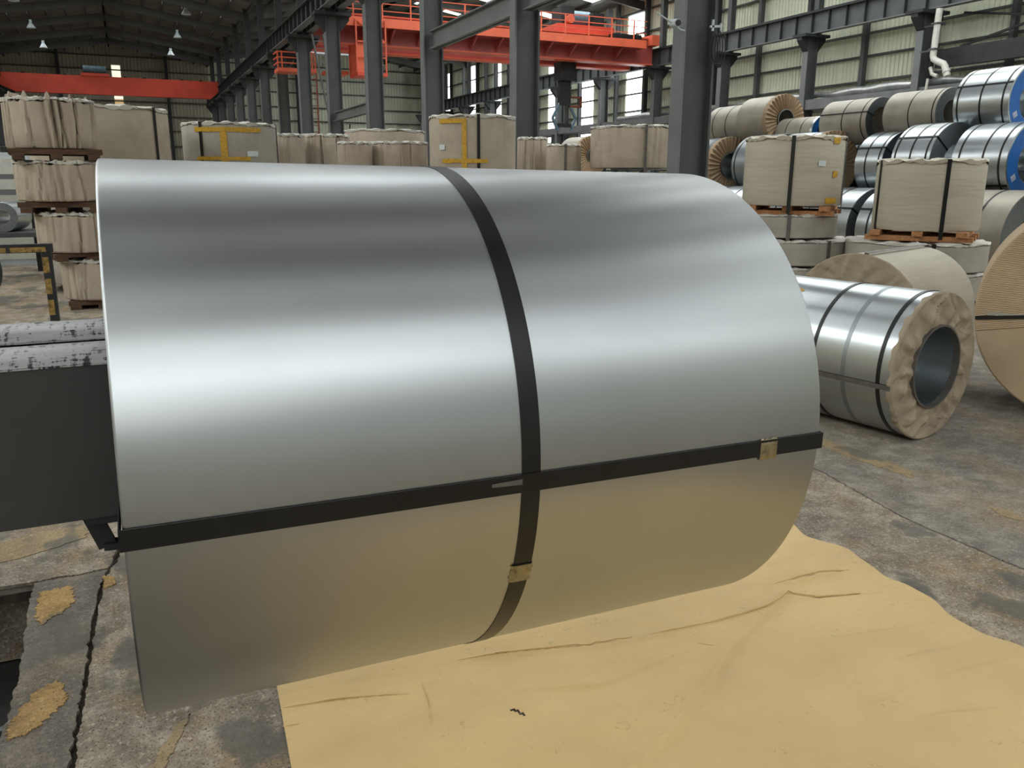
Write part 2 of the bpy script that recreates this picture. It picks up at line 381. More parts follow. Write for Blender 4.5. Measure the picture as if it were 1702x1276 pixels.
# row C far left
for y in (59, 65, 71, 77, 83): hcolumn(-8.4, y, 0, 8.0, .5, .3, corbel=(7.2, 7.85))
girder(-8.1, 56, 86, 7.98, 8.72)
# ---- right side wall: ribbed sheets, girts, posts, windows
wall = struct('wall_right', (30.3, 0, 0))
WINS = [(46.9, 48.6), (53.0, 54.6), (58.2, 59.8), (64.0, 65.6), (69.0, 70.5), (74.9, 76.3), (81.3, 83.0)]
def ribs(y0, y1, z0, z1, pitch=.22):
    m = MB(); n = int((y1-y0)/pitch); pts = []
    for i in range(n):
        y = y0+i*pitch; pts += [(0.05, y), (0.05, y+pitch*.5), (0, y+pitch*.6), (0, y+pitch*.9)]
    pts.append((.05, y1)); k = len(pts)
    m.add([(x, y, z0) for x, y in pts]+[(x, y, z1) for x, y in pts], [(i+1, i, i+k, i+1+k) for i in range(k-1)]); return m
edges = [6.0, 12.1, 18.2, 24.3, 30.4, 36.5, 42.6]+[e for w in WINS for e in w]+[88.5]
segs = [(edges[i], edges[i+1]) for i in range(6)]
prev = 42.6
for a, b in WINS: segs.append((prev, a)); prev = b
segs.append((prev, 88.5))
for a, b in segs: ribs(a, b, 0, 12.6).build('wall_sheet', M_WALLR, wall)
for a, b in WINS:
    MB().box(0.0, a, 0, .06, b, 4.2).build('wall_sheet', M_WALLR, wall); MB().box(0.0, a, 11.6, .06, b, 12.6).build('wall_sheet', M_WALLR, wall)
for i, (a, b) in enumerate(WINS):
    w = struct('window_%d' % (i+1), (30.3, 0, 0))
    for z in [4.2+1.48*k for k in range(5)]:
        MB().box(.01, a, z+.02, .05, b, z+1.46).build('pane', M_WIN, w)
    for z in [4.2+1.48*k for k in range(6)]: MB().box(-.01, a, z-.02, .03, b, z+.02).build('glazing_bar', M_GIRT, w)
for z in (2.0, 3.4, 4.6, 5.7, 6.75, 7.7, 9.0, 10.3, 11.6):
    MB().box(-.16, 6, z, -.02, 88.5, z+.09).build('girt', M_GIRT, wall)
for k in range(24):
    y = 8.0+3.45*k
    if any(a-.2 < y < b+.2 for a, b in WINS): y += 1.5
    MB().box(-.42, y-.1, 0, -.17, y+.1, 12.4).build('wall_post', M_CORBEL if k % 2 else M_COLM, wall)
# services along the right wall
o = struct('trim_1', (28.75, 0, 0)); MB().box(-.15, 12, 4.62, .75, 60, 5.05).build('steel_beam', M_COLM_L, o)
for y in YB: MB().box(-.1, y+.8, 0, .1, y+1.0, 4.62).build('stub_post', M_COLM, o)
MB().tube([(28.45, 14, 5.62), (28.45, 24.5, 5.64), (28.45, 40, 5.74), (28.45, 60, 5.8)], .04, 8).build('service_conduit', M_CORBEL, o)
MB().box(.3, 14, 5.75, .6, 24.2, 6.42).build('dark_channel', M_CORBEL, o)
for y0, y1 in ((17.0, 23.6),):
    MB().bar((.85, y0, 6.5), (.85, y1, 7.7), .08, .08).bar((.85, y0, 7.7), (.85, y1, 6.5), .08, .08).build('cross_brace', M_CORBEL, o)
r = random.Random(3); pts = []; rad = []
for i in range(46):
    y = 14+i*.75; pts.append((29.28+r.uniform(-.06, .06), y, 5.25+r.uniform(-.04, .05))); rad.append(.16+r.uniform(-.05, .06))
d = MB().tube(pts, rad, 12).build('foil_duct', M_FOIL)
tag(d, 'crumpled silver foil duct lying on the steel beam along the ribbed wall', 'duct')
p = empty('drain_pipe', (28.3, 0, 0))
MB().tube([(0, 23.66, 7.75), (0, 23.70, 6.1), (0, 23.66, 5.98), (0, 23.45, 5.86), (0, 23.2, 5.76), (0, 23.12, 5.65), (0, 22.97, 5.3)], .12, 12).build('pipe', M_PIPE, p)
MB().tube([(0, 23.05, 5.5), (0, 23.02, 5.44)], .145, 12).build('pipe_collar', M_PIPE, p)
MB().tube([(0.05, 23.8, 5.7), (0.05, 23.7, 5.45), (.05, 23.45, 5.35)], .07, 10).tube([(0.05, 23.85, 5.3), (.05, 23.95, 4.3)], .05, 8).build('branch_pipe', M_PIPE, p)
for z in (7.2, 6.3): MB().box(-.14, 23.55, z, .3, 23.85, z+.06).box(.2, 23.8, z, .3, 24.5, z+.06).build('pipe_clamp', M_COLM, p)
tag(p, 'white plastic downpipe with an elbow beside the right-hand crane column', 'pipe')
# ---- end wall of both halls
ew = struct('wall_back', (0, YEND, 0))
def xsheet(x0, x1, z0, z1, m):
    n = max(2, int((x1-x0)/.3)); pts = []
    for i in range(n):
        x = x0+i*(x1-x0)/n; w_ = (x1-x0)/n; pts += [(x, 0), (x+w_*.5, 0), (x+w_*.6, .05), (x+w_*.9, .05)]
    pts.append((x1, 0)); k = len(pts); mb = MB()
    mb.add([(x, y, z0) for x, y in pts]+[(x, y, z1) for x, y in pts], [(i, i+1, i+1+k, i+k) for i in range(k-1)])
    return mb.build('wall_sheet', m, ew)
for a, b, m_ in ((-20, -8.4, M_WALLG), (-8.4, -.25, M_WALLG), (.5, 8.1, M_WALLG), (8.1, 19.5, M_WALLR), (20.15, 30.3, M_WALLR)): xsheet(a, b, 0, 13.6, m_)
for z in (1.5, 2.9, 4.3, 5.7, 7.0, 8.3, 9.7, 11.0, 12.2): MB().box(-20, -.2, z, 30.3, -.06, z+.1).build('girt', M_GIRT, ew)
for x in (-16, -12, -4.6, 4.4, 13.0, 16.5, 24.5): MB().box(x-.14, -.5, 0, x+.14, -.2, 13.2).build('wall_post', M_CORBEL, ew)
w = struct('window_8', (0, YEND, 0))
for k, z in enumerate([2.6+1.48*k for k in range(6)]):
    MB().box(-.25, .0, z+.02, .5, .04, z+1.46).build('pane', M_WIN3 if k == 3 else M_WIN2, w)
MB().box(-.25, 0, 0, .5, .05, 2.6).build('sheet', M_WALLG, w); MB().box(-.25, 0, 11.5, .5, .05, 13.6).build('sheet', M_WALLG, w)
w = struct('window_9', (0, YEND, 0))
for k, z in enumerate([3.0+1.38*k for k in range(6)]):
    MB().box(19.5, 0, z+(.3 if k == 4 else .03), 20.15, .04, z+1.35).build('pane', M_WIN2, w)
MB().box(19.5, 0, 0, 20.15, .05, 3.0).build('sheet', M_WALLR, w); MB().box(19.5, 0, 11.3, 20.15, .05, 13.6).build('sheet', M_WALLR, w)
# ---- roof
ceil = struct('ceiling')
def roofz(x):
    if x < 8.1: return 13.3-abs(x+.3)*.16
    return 14.2-abs(x-19.2)*.16
halls = [(-8.7, -.3, 8.1), (8.1, 19.2, 30.4)]
prevY = -40
strips = sorted(ROOF_STRIPS)
def roofpiece(y0, y1, m, nm, off=0.):
    for a, c, b in halls:
        for p_, q_ in ((a, c), (c, b)):
            zp = roofz(p_+.001) if p_ != 8.1 else (13.3-8.4*.16 if b == 8.1 else 14.2-11.1*.16)
            zq = roofz(q_-.001)
            MB().add([(p_, y0, zp+off), (q_, y0, zq+off), (q_, y1, zq+off), (p_, y1, zp+off)], [(3, 2, 1, 0)]).build(nm, m, ceil)
sky_mats = {}
for (y, w_, e) in strips:
    roofpiece(prevY, y-w_/2, M_ROOF, 'roof_sheet')
    if e not in sky_mats: sky_mats[e] = emis('roof_light_%d' % int(e*100), (.96, 1.0, .99), SKY_E*e)
    # translucent panels cover the middle of each slope, plain sheet the rest
    for a, c, b in halls:
        for p_, q_ in ((a, c), (c, b)):
            z_ = lambda x: (13.3-abs(x+.3)*.16) if b == 8.1 else (14.2-abs(x-19.2)*.16)
            for u0, u1, mm in ((0, .12, 0), (.12, .88, 1), (.88, 1, 0)):
                x0 = p_+(q_-p_)*u0; x1 = p_+(q_-p_)*u1
                if mm:
                    n = 4
                    for k in range(n):
                        xa = x0+(x1-x0)*k/n+.06; xb = x0+(x1-x0)*(k+1)/n-.06
                        MB().add([(xa, y-w_/2, z_(xa)), (xb, y-w_/2, z_(xb)), (xb, y+w_/2, z_(xb)), (xa, y+w_/2, z_(xa))], [(3, 2, 1, 0)]).build('roof_light_panel', sky_mats[e], ceil)
                else:
                    MB().add([(x0, y-w_/2, z_(x0)), (x1, y-w_/2, z_(x1)), (x1, y+w_/2, z_(x1)), (x0, y+w_/2, z_(x0))], [(3, 2, 1, 0)]).build('roof_sheet', M_ROOF, ceil)
    prevY = y+w_/2
roofpiece(prevY, YEND, M_ROOF, 'roof_sheet')
for a, c, b in halls:
    zf = (lambda x: 13.3-abs(x+.3)*.16) if b == 8.1 else (lambda x: 14.2-abs(x-19.2)*.16)
    n = 7
    for p_, q_ in ((a, c), (c, b)):
        for k in range(n+1):
            x = p_+(q_-p_)*k/n
            MB().box(x-.05, -40, zf(x)-.24, x+.05, YEND, zf(x)-.04).build('purlin', M_PURL, ceil)
        for y in [11.0+6*k for k in range(-8, 13)]:
            MB().bar((p_, y, zf(p_)-.5), (q_, y, zf(q_)-.5), .22, .5).build('rafter', M_PURL, ceil)
for y in range(-30, 60, 6):   # glowing fill panels added over lean-to bay and right hall for more light
    MB().add([(-17.5, y-1.2, 11.9), (-10.5, y-1.2, 11.9), (-10.5, y+1.2, 11.9), (-17.5, y+1.2, 11.9)], [(3, 2, 1, 0)]).build('roof_light_panel', M_SIDE_FILL, ceil)
    if -12 < y < 60:
        for xa, xb in ((12.2, 17.2), (21.2, 26.4)):
            zf = lambda x: 14.2-abs(x-19.2)*.16-.03
            MB().add([(xa, y+2-1.1, zf(xa)), (xb, y+2-1.1, zf(xb)), (xb, y+2+1.1, zf(xb)), (xa, y+2+1.1, zf(xa))], [(3, 2, 1, 0)]).build('roof_light_panel', M_SIDE_FILL, ceil)
# wall behind the camera and far-left wall (close the hall)
wf = struct('wall_front', (0, -40, 0))
MB().box(-20, -.1, 0, 30.4, 0, 14).build('wall_sheet', M_WALLG, wf)
for x in (-6, 0, 6, 14, 20, 26):
    MB().box(x-.9, .0, 3.5, x+.9, .04, 10.5).build('pane', M_WINB, wf)
wl = struct('wall_left', (-20, 0, 0)); MB().box(-.1, -40, 0, 0, YEND, 12.2).build('wall_sheet', M_WALLG, wl)
MB().add([(-20, -40, 12.0), (-8.7, -40, 12.0), (-8.7, YEND, 12.0), (-20, YEND, 12.0)], [(3, 2, 1, 0)]).build('roof_sheet', M_ROOF, ceil)
MB().box(30.36, -40, 0, 30.44, 6, 12.6).build('wall_sheet', M_WALLR, wall).location.x = -30.3

# ================================================================ MAIN COIL
ELV = math.radians(.9095); CC = (-.0516, 1.674, 1.071); R0, L0, BORE = .51, 1.2522, .272
main = empty('steel_coil', CC, 0, ELV)
tag(main, 'large shiny galvanised steel coil held on the black lifting arm over kraft paper', 'steel coil')
ch = .004
b = MB(); b.revolve([(0, R0-ch), (ch*.6, R0-.0008), (ch*1.2, R0), (L0-ch*1.2, R0), (L0-ch*.6, R0-.0008), (L0, R0-ch)], 320, True, False)
b.revolve([(L0-ch*1.2, BORE), (ch*1.2, BORE)], 128, True, False)
b.build('outer_wrap', M_MAIN, main)
nw = 60
for x_, fl_ in ((0, 1), (L0, -1)):
    b = MB(); pr = []
    for i in range(nw+1):
        rr = BORE+(R0-ch-BORE)*i/nw; pr.append((x_+fl_*(.0012 if i % 2 else 0), rr))
    if fl_ > 0: pr = pr[::-1]
    b.revolve(pr, 160, False, False)
    b.build('wound_edge', M_BORE, main)
def ringstrap(parent, x, w_, R, m, th=.0015, n=192, name='strap'):
    return MB().revolve([(x-w_/2, R), (x-w_/2, R+th), (x+w_/2, R+th), (x+w_/2, R)], n).build(name, m, parent)
ringstrap(main, .618, .034, R0, M_STRAP, .0016, 320)
def axial_strap(parent, ang, w_, R, L, bore, m, th=.0016, off=.0018, name='strap', inner=True):
    """ang = elevation of the strap as seen from the -Y side (side=-Y)"""
    n = Vector((0, -math.cos(ang), math.sin(ang))); t_ = Vector((0, math.sin(ang), math.cos(ang)))
    path = [(-.004, bore+.0), (-.004, R+off), (L+.004, R+off), (L+.004, bore+.0)]
    pts = []
    # outer loop & inner loop of the strap cross section along the path
    outer = [(-.004-th, bore-.003), (-.004-th, R+off+th), (L+.004+th, R+off+th), (L+.004+th, bore-.003)]
    inner_ = [(-.004, bore), (-.004, R+off), (L+.004, R+off), (L+.004, bore)]
    mb = MB()
    vs = []
    for (x, r_) in outer+inner_:
        for s_ in (-1, 1): vs.append(Vector((x, 0, 0))+n*r_+t_*s_*w_/2)
    fs = []
    for i in range(3):
        fs.append((2*i, 2*i+1, 2*i+3, 2*i+2)); j = 8+2*i; fs.append((j+2, j+3, j+1, j))
        for s_ in (0, 1): fs.append((2*i+s_, 2*i+2+s_, 8+2*i+2+s_, 8+2*i+s_) if s_ else (8+2*i, 8+2*i+2, 2*i+2, 2*i))
    mb.add(vs, fs)
    if inner: mb.add([Vector((x, 0, 0))+n*r_+t_*s_*w_/2 for x, r_ in ((-.004, bore-.001), (L+.004, bore-.001), (L+.004, bore-.003), (-.004, bore-.003)) for s_ in (-1, 1)], [(0, 1, 3, 2), (4, 5, 7, 6), (0, 2, 4, 6), (1, 7, 5, 3)])
    return mb.build(name, m, parent)
# the lengthways strap sags a little from the left rim to the right rim
axial_strap(main, math.radians(-.3), .032, R0, L0, BORE, M_STRAP, .0016, .0022)
def seal(parent, x, ang, along, R, w_=.04, h_=.034, crimp=.003, off=.004):
    n = Vector((0, -math.cos(ang), math.sin(ang))); t_ = Vector((0, math.sin(ang), math.cos(ang))); e = Vector((1, 0, 0))
    A, B = (e, t_) if along == 'x' else (t_, e)
    # A: direction along the strap (length w_), B: across it (h_)
    nx, ny = 9, 7; vs = []; fs = []
    for i in range(nx):
        for j in range(ny):
            u = (i/(nx-1)-.5)*w_; v = (j/(ny-1)-.5)*(h_+.008)
            z = off+(.0012*math.cos(i*PI) if j in (0, ny-1) else 0)-(.0035 if j in (0, ny-1) else 0)
            wv = (.0018*math.sin(i*2.3) if j in (0, ny-1) else 0)
            vs.append(Vector((x, 0, 0))+n*(R+z)+A*u+B*(v+wv))
    for i in range(nx-1):
        for j in range(ny-1): fs.append((i*ny+j, (i+1)*ny+j, (i+1)*ny+j+1, i*ny+j+1))
    top = len(vs); vs2 = [v-n*.0022 for v in vs]
    fs2 = [tuple(reversed([i+top for i in f])) for f in fs]
    return MB().add(vs+vs2, fs+fs2).build('strap_seal', M_SEAL, parent)
seal(main, 1.122, math.radians(-.6), 'x', R0)
seal(main, .618, math.radians(-20.9), 't', R0, .040, .034)
# scuffed sticker patch where the straps cross
n_ = MB().add([(.545, -(R0+.0052), -.002), (.60, -(R0+.0052), -.004), (.60, -(R0+.0052), .006), (.545, -(R0+.0052), .004)], [(0, 1, 2, 3)]).build('strap_scuff', M_STRAP_G, main)

# ================================================================ LIFTING ARM
arm = empty('lifting_arm', (0, 1.674, 0)); tag(arm, 'black box-section lifting arm with scratched bare steel top inside the coil', 'lifting arm')
MB().box(-2.6, -.185, .982, 1.05, .0, 1.252).build('arm_beam', M_ARM, arm).rotation_euler = (0, 0, 0)
MB().box(-2.6, .02, .982, 1.05, .185, 1.245).build('rear_beam', M_ARM, arm)
def pad(y0, y1, z0, bulge, nm):
    n = 10; pr = []
    for i in range(n+1):
        t_ = i/n; pr.append((y0+(y1-y0)*t_, z0+bulge*math.sin(PI*t_)**.45))
    vs = []; xs = [-2.6+k*.05 for k in range(74)]
    r = random.Random(5)
    for x in xs:
        for (y, z) in pr: vs.append((x, y, z+r.uniform(-.0006, .0006)))
    fs = []
    for i in range(len(xs)-1):
        for j in range(n): fs.append((i*(n+1)+j, (i+1)*(n+1)+j, (i+1)*(n+1)+j+1, i*(n+1)+j+1))
    m_ = MB().add(vs, fs, True); e = (len(xs)-1)*(n+1)
    m_.add([vs[i] for i in range(n+1)], [tuple(range(n+1))]); m_.add([vs[e+i] for i in range(n+1)], [tuple(range(n, -1, -1))])
    m_.add([(-2.6, y0, z0-.003), (1.05, y0, z0-.003), (1.05, y1, z0-.003), (-2.6, y1, z0-.003), (-2.6, y0, z0), (1.05, y0, z0), (1.05, y1, z0), (-2.6, y1, z0)], [(0, 1, 5, 4), (3, 7, 6, 2), (3, 2, 1, 0)])
    m_.build(nm, M_SCR, arm)
pad(-.187, -.03, 1.252, .018, 'front_wear_pad'); pad(.055, .2, 1.252, .024, 'rear_wear_pad')
MB().box(-2.9, -.35, 0, -2.55, .35, 2.2).build('mast', M_ARM, arm)
br = MB(); br.bar((-.115, -.15, .985), (-.092, -.15, .915), .010, .03); br.bar((-.098, -.15, .917), (-.03, -.15, .912), .03, .012); br.box(-.12, -.18, .968, -.03, -.1, .985)
br.build('hanging_bracket', M_MACH, arm)

# ================================================================ KRAFT PAPER
def kraft_sheet():
    nx, ny = 300, 400; x0, x1, y0, y1 = .252, 2.64, -.7, 3.0
    X, Y = np.meshgrid(np.linspace(0, 1, nx), np.linspace(0, 1, ny), indexing='ij')
    XX = x0+(x1-x0)*X; YY = y0+(y1-y0)*Y
    Z = np.full_like(XX, .008)
    rs = np.random.RandomState(4)
    for _ in range(26):
        a = rs.uniform(-.5, .5); k = rs.uniform(3, 16); ph = rs.uniform(0, 6.28); am = .0050*3/k
        kx = rs.uniform(1, 5); Z += am*np.sin((XX*math.sin(a)+YY*math.cos(a))*k+ph)*(.6+.4*np.sin(XX*kx+ph*2))
    creases = [([(.84,2.27),(.98,2.24),(1.28,2.16),(1.45,2.14),(1.98,2.1),(2.15,2.16),(2.23,2.08),(2.51,2.01)], .007, .02),
        ([(2.15,2.16),(1.78,1.97),(1.69,1.92),(1.3,1.67),(1.16,1.62)], .010, .045),
        ([(2.14,2.25),(2.54,2.2)], .008, .03), ([(2.24,2.4),(2.62,2.41)], .008, .03), ([(2.13,1.84),(2.44,1.79)], .007, .025),
        ([(2.17,1.67),(2.41,1.65)], .006, .025), ([(1.97,1.43),(2.31,1.34)], .006, .03), ([(.69,2.2),(.65,1.98)], .003, .012),
        ([(.27,2.25),(.64,2.16)], .005, .025), ([(.26,2.16),(.31,2.15)], .003, .01), ([(.63,2.21),(.82,2.16)], .006, .02),
        ([(.82,2.17),(.84,2.06)], .005, .02), ([(1.3,1.67),(.9,1.5)], .006, .05), ([(1.6,2.0),(1.2,1.95),(.95,2.05)], .005, .05),
        ([(.3,2.02),(.62,2.06),(.9,2.02)], .004, .03), ([(2.3,2.3),(2.55,2.1),(2.62,1.9)], .004, .03), ([(1.7,1.5),(2.2,1.55),(2.6,1.5)], .004, .04)]
    for pts, A, wd in creases:
        best = np.full_like(XX, 9.); sgn = np.zeros_like(XX); tt = np.zeros_like(XX); n = len(pts)-1
        for i in range(n):
            (ax, ay), (bx, by) = pts[i], pts[i+1]; dx, dy = bx-ax, by-ay; L = math.hypot(dx, dy)
            t = np.clip(((XX-ax)*dx+(YY-ay)*dy)/L**2, 0, 1); d = np.hypot(XX-ax-dx*t, YY-ay-dy*t)
            s = ((XX-ax)*-dy+(YY-ay)*dx)/L; m = d < best
            best = np.where(m, d, best); sgn = np.where(m, np.sign(s), sgn); tt = np.where(m, (i+t)/n, tt)
        taper = np.sin(np.clip(tt, .02, .98)*PI)**.5
        Z += 2.1*A*taper*np.exp(-best/wd)*np.where(sgn > 0, np.exp(-best/.008), 1.0)
    Z = .006+(Z-.006)*np.clip(X*14, .08, 1); Z = np.maximum(Z, .003)
    # wavy right edge, slightly uneven left edge
    e = .010*np.sin(YY*9+1)+.006*np.sin(YY*17)+.004*np.sin(YY*41); XX = XX+X**6*(e-.045+.05*(YY-1.9)); XX = XX+(1-X)**12*(.06*(YY-1.98))
    Z = Z+X**20*.012*(1+np.sin(YY*14))
    v = np.stack([XX.ravel(), YY.ravel(), Z.ravel()], 1)
    I, J = np.meshgrid(np.arange(nx-1), np.arange(ny-1), indexing='ij'); a = (I*ny+J).ravel()
    f = np.stack([a, a+ny, a+ny+1, a+1], 1)
    # drop the small torn hole
    c = v[f].mean(1); keep = ~((np.abs((c[:, 0]-.91)*.8+(c[:, 1]-1.94)*.5) < .006) & (np.hypot(c[:, 0]-.91, c[:, 1]-1.94) < .025)); f = f[keep]
    me = bpy.data.meshes.new('kraft_paper_sheet'); me.vertices.add(len(v)); me.vertices.foreach_set('co', v.ravel().astype(np.float32))
    me.loops.add(len(f)*4); me.loops.foreach_set('vertex_index', f.ravel().astype(np.int32)); me.polygons.add(len(f)); me.polygons.foreach_set('loop_start', (np.arange(len(f))*4).astype(np.int32)); me.polygons.foreach_set('loop_total', np.full(len(f), 4, np.int32))
    me.polygons.foreach_set('use_smooth', np.ones(len(f), bool)); me.materials.append(M_KRAFT); me.update(); me.validate()
    o = bpy.data.objects.new('kraft_paper_sheet', me); COL.objects.link(o)
    def zat(x, y):
        i = min(nx-1, max(0, int(round((x-x0)/(x1-x0)*(nx-1))))); j = min(ny-1, max(0, int(round((y-y0)/(y1-y0)*(ny-1))))); return float(Z[i, j])
    for pts, w_, hh in (([(.84, 2.265), (.98, 2.24), (1.28, 2.17), (1.44, 2.145)], .010, .005), ([(1.5, 2.135), (1.75, 2.11), (1.98, 2.10), (2.08, 2.13), (2.15, 2.165), (2.22, 2.09), (2.4, 2.045)], .014, .007),
                        ([(.69, 2.2), (.685, 2.1), (.65, 1.98)], .005, .004), ([(.27, 2.25), (.45, 2.21), (.64, 2.16)], .012, .005), ([(2.14, 2.25), (2.34, 2.235), (2.5, 2.20)], .014, .006), ([(.26, 2.16), (.31, 2.15)], .006, .003), ([(1.62, 2.02), (1.66, 1.97)], .006, .003)):
        mb = MB(); V = []; P = []
        for i in range(len(pts)-1):
            for k in range(6): P.append((pts[i][0]+(pts[i+1][0]-pts[i][0])*k/6, pts[i][1]+(pts[i+1][1]-pts[i][1])*k/6))
        P.append(pts[-1]); n = len(P)
        for i, (x, y) in enumerate(P):
            q = P[min(i+1, n-1)]; p = P[max(i-1, 0)]; dx, dy = q[0]-p[0], q[1]-p[1]; L = math.hypot(dx, dy); t_ = math.sin(PI*i/(n-1))**.5 if 0 < i < n-1 else .05
            hh_ = hh*.7; ox, oy = -dy/L*w_*.8, dx/L*w_*.8; z = max(zat(x, y), zat(x+ox, y+oy), zat(x-ox, y-oy))
            V += [(x-ox*.1, y-oy*.1, z-.002), (x-ox*.15*t_, y-oy*.15*t_, z+hh_*t_), (x+ox*1.6, y+oy*1.6, z-.0015)]
        F = []
        for i in range(n-1):
            for k in (0, 1): F.append((3*i+k, 3*(i+1)+k, 3*(i+1)+k+1, 3*i+k+1))
        mb.add(V, F, True).build('fold_ridge', M_KRAFT, o)
    tag(o, 'creased golden kraft paper sheet spread on the concrete under the big coil', 'paper sheet'); return o
kraft_sheet()

# ================================================================ LYING COILS
def coil(x, y, z, az, R, L, label, body=M_GALV, face='plain', bore=None, straps=(.12, .5, .88), axial=(35,), seed=1, name='steel_coil', group=None, sm=None, core=None, n=96):
    """front face centre at x,y,z; local +X runs from the front face to the rear"""
    o = empty(name, (x, y, z), az); bore = bore or R*.5; r = random.Random(seed)
    tag(o, label, 'steel coil', group)
    sm = sm or M_STRAP
    MB().revolve([(0, R-.004), (.004, R), (L-.004, R), (L, R-.004), (L, bore), (0, bore)], n).build('coil_body', body, o)
    if face in ('plain', 'dark', 'grey'):
        MB().revolve([(-.003, R*.985), (.0, R*.985), (.0, bore*1.02), (-.003, bore*1.02)], n).build('wound_edge', M_BORE if face == 'plain' else (M_DARKC if face == 'dark' else M_GALV_D), o)
    if face == 'blue':
        MB().revolve([(-.012, R*.97), (-.0, R*.97), (-.0, bore*1.05), (-.012, bore*1.05)], n).build('blue_end_ring', M_BLUE, o)
        g = MB(); g.revolve([(-.014, R+.004), (.05, R+.004), (.05, R+.001), (-.014, R*.96)], n)
        g.build('rim_guard', M_GALV, o)
        rm = (R*.97+bore*1.05)/2; rw = (R*.97-bore)*.5
        # white printed marks round the ring (a ring emblem and block characters)
        for a0 in (95, 128, 150, 172, 205, 330):
            a = math.radians(a0); cy, cz = rm*math.cos(a), rm*math.sin(a); m_ = MB()
            if a0 == 172:
                mm = MB()
                for q in range(16):
                    q0, q1 = 2*PI*q/16, 2*PI*(q+1)/16
                    mm.add([(-.0135, cy+rw*f_*math.cos(t_), cz+rw*f_*math.sin(t_)) for f_, t_ in ((.42, q0), (.42, q1), (.3, q1), (.3, q0))], [(0, 1, 2, 3)])
                mm.add([(-.0135, cy-rw*.12, cz-rw*.2), (-.0135, cy+rw*.12, cz-rw*.2), (-.0135, cy+rw*.12, cz+rw*.2), (-.0135, cy-rw*.12, cz+rw*.2)], [(0, 1, 2, 3)])
                mm.build('printed_mark', M_WHITE, o)
            else:
                for i in range(4):
                    w_ = rw*.36; zz = (i-1.5)*rw*.2
                    tx, ty = -math.sin(a), math.cos(a); ux, uy = math.cos(a), math.sin(a)
                    m_.add([(-.0135, cy+tx*s1*w_+ux*(zz+s2*rw*.06), cz+ty*s1*w_+uy*(zz+s2*rw*.06)) for s1, s2 in ((-1, -1), (1, -1), (1, 1), (-1, 1))], [(0, 1, 2, 3)])
                for s1 in (-.25, .2):
                    m_.add([(-.0135, cy+tx*(s1*rw+s3*rw*.05)+ux*s4*rw*.36, cz+ty*(s1*rw+s3*rw*.05)+uy*s4*rw*.36) for s3, s4 in ((-1, -1), (1, -1), (1, 1), (-1, 1))], [(0, 1, 2, 3)])
                m_.build('printed_mark', M_WHITE, o)
    if face == 'fan':
        N = 34; vs = []; fs = []; radii = [bore*.96, bore*1.12, (R+bore)/2, R*.97, R+.012, R+.012]
        for k in range(N*4):
            a = 2*PI*k/(N*4); tri = (0, 1.0, .55, .1)[k % 4]; jit = r.uniform(.8, 1.2)
            for i, rr in enumerate(radii):
                d = -.012-.05*tri*jit*(.5+.5*i/3) if i < 4 else (-.02 if i == 4 else .09+.03*tri)
                if i == 0: d = -.01
                if i == 4: rr += .01*tri
                vs.append((d, rr*math.cos(a), rr*math.sin(a)))
        m_ = len(radii)
        for k in range(N*4):
            k2 = (k+1) % (N*4)
            for i in range(m_-1): fs.append((k*m_+i, k*m_+i+1, k2*m_+i+1, k2*m_+i))
        MB().add(vs, fs, False).build('pleated_paper_end', M_FAN, o)
        MB().revolve([(-.02, bore), (-.06, bore*1.02), (-.06, bore*.95), (.06, bore*.93)], 48, True, False).build('core_ring', M_GALV_D if core is None else core, o)
    if face == 'crumple':
        crumple(o, R, bore, r)
    for i, s_ in enumerate(straps): ringstrap(o, s_*L, .03*R/.6, R, sm, .004, n)
    for a in axial: axial_strap(o, math.radians(180-a), .03*R/.6, R, L, bore, sm, .004, .004 if face != 'fan' else .02)
    return o

def crumple(o, R, bore, r, m=None, depth=.055):
    m = m or M_CRUMP
    na, nr = 220, 16; vs = []; fs = []
    seeds = [(r.uniform(0, 2*PI), r.uniform(.03, .12), r.uniform(-1.2, 1), r.uniform(-2.6, 2.6)) for _ in range(38)]
    ph = [r.uniform(0, 6.28) for _ in range(8)]
    for k in range(na):
        a = 2*PI*k/na
        for i in range(nr):
            t = i/(nr-1); rr = bore*1.02+(R*1.0-bore*1.02)*t; aa = a
            h = 0
            for (c, w_, s_, tw) in seeds:
                d = (a-c-tw*(t-.5)*.35+PI) % (2*PI)-PI; x = abs(d)/w_
                if x < 1: h += s_*(1-x)*(.35+.65*t)
            h += .3*math.sin(a*9+ph[0]+t*4)+.25*math.sin(a*17+ph[1]-t*5)
            dd = -.014-depth*.6*h*math.sin(PI*min(1, t*.85+.12))
            vs.append((min(dd, -.004), rr*math.cos(aa), rr*math.sin(aa)))
        wob = .007*math.sin(a*13+ph[2])+.006*math.sin(a*29+ph[3])
        vs.append((-.006, (R+.008)*math.cos(a), (R+.008)*math.sin(a))); vs.append((.016+wob, (R+.004)*math.cos(a), (R+.004)*math.sin(a)))
    mm = nr+2
    for k in range(na):
        k2 = (k+1) % na
        for i in range(mm-1): fs.append((k*mm+i, k*mm+i+1, k2*mm+i+1, k2*mm+i))
    MB().add(vs, fs, True).build('crumpled_paper_end', m, o)
    MB().revolve([(-.03, bore*1.0), (-.03, bore*1.05), (.01, bore*1.05), (.01, bore*1.0)], 64).build('bore_edge_ring', M_STRAP_G, o)

# --- coil lying on the floor beside the big one
fc = coil(4.334, 3.367, .455, math.radians(100.15), .447, 1.12, 'bright galvanised coil lying on the floor with crumpled brown paper over its end', M_GALV, 'crumple', .245, (.07, .47), (), 5, n=160)
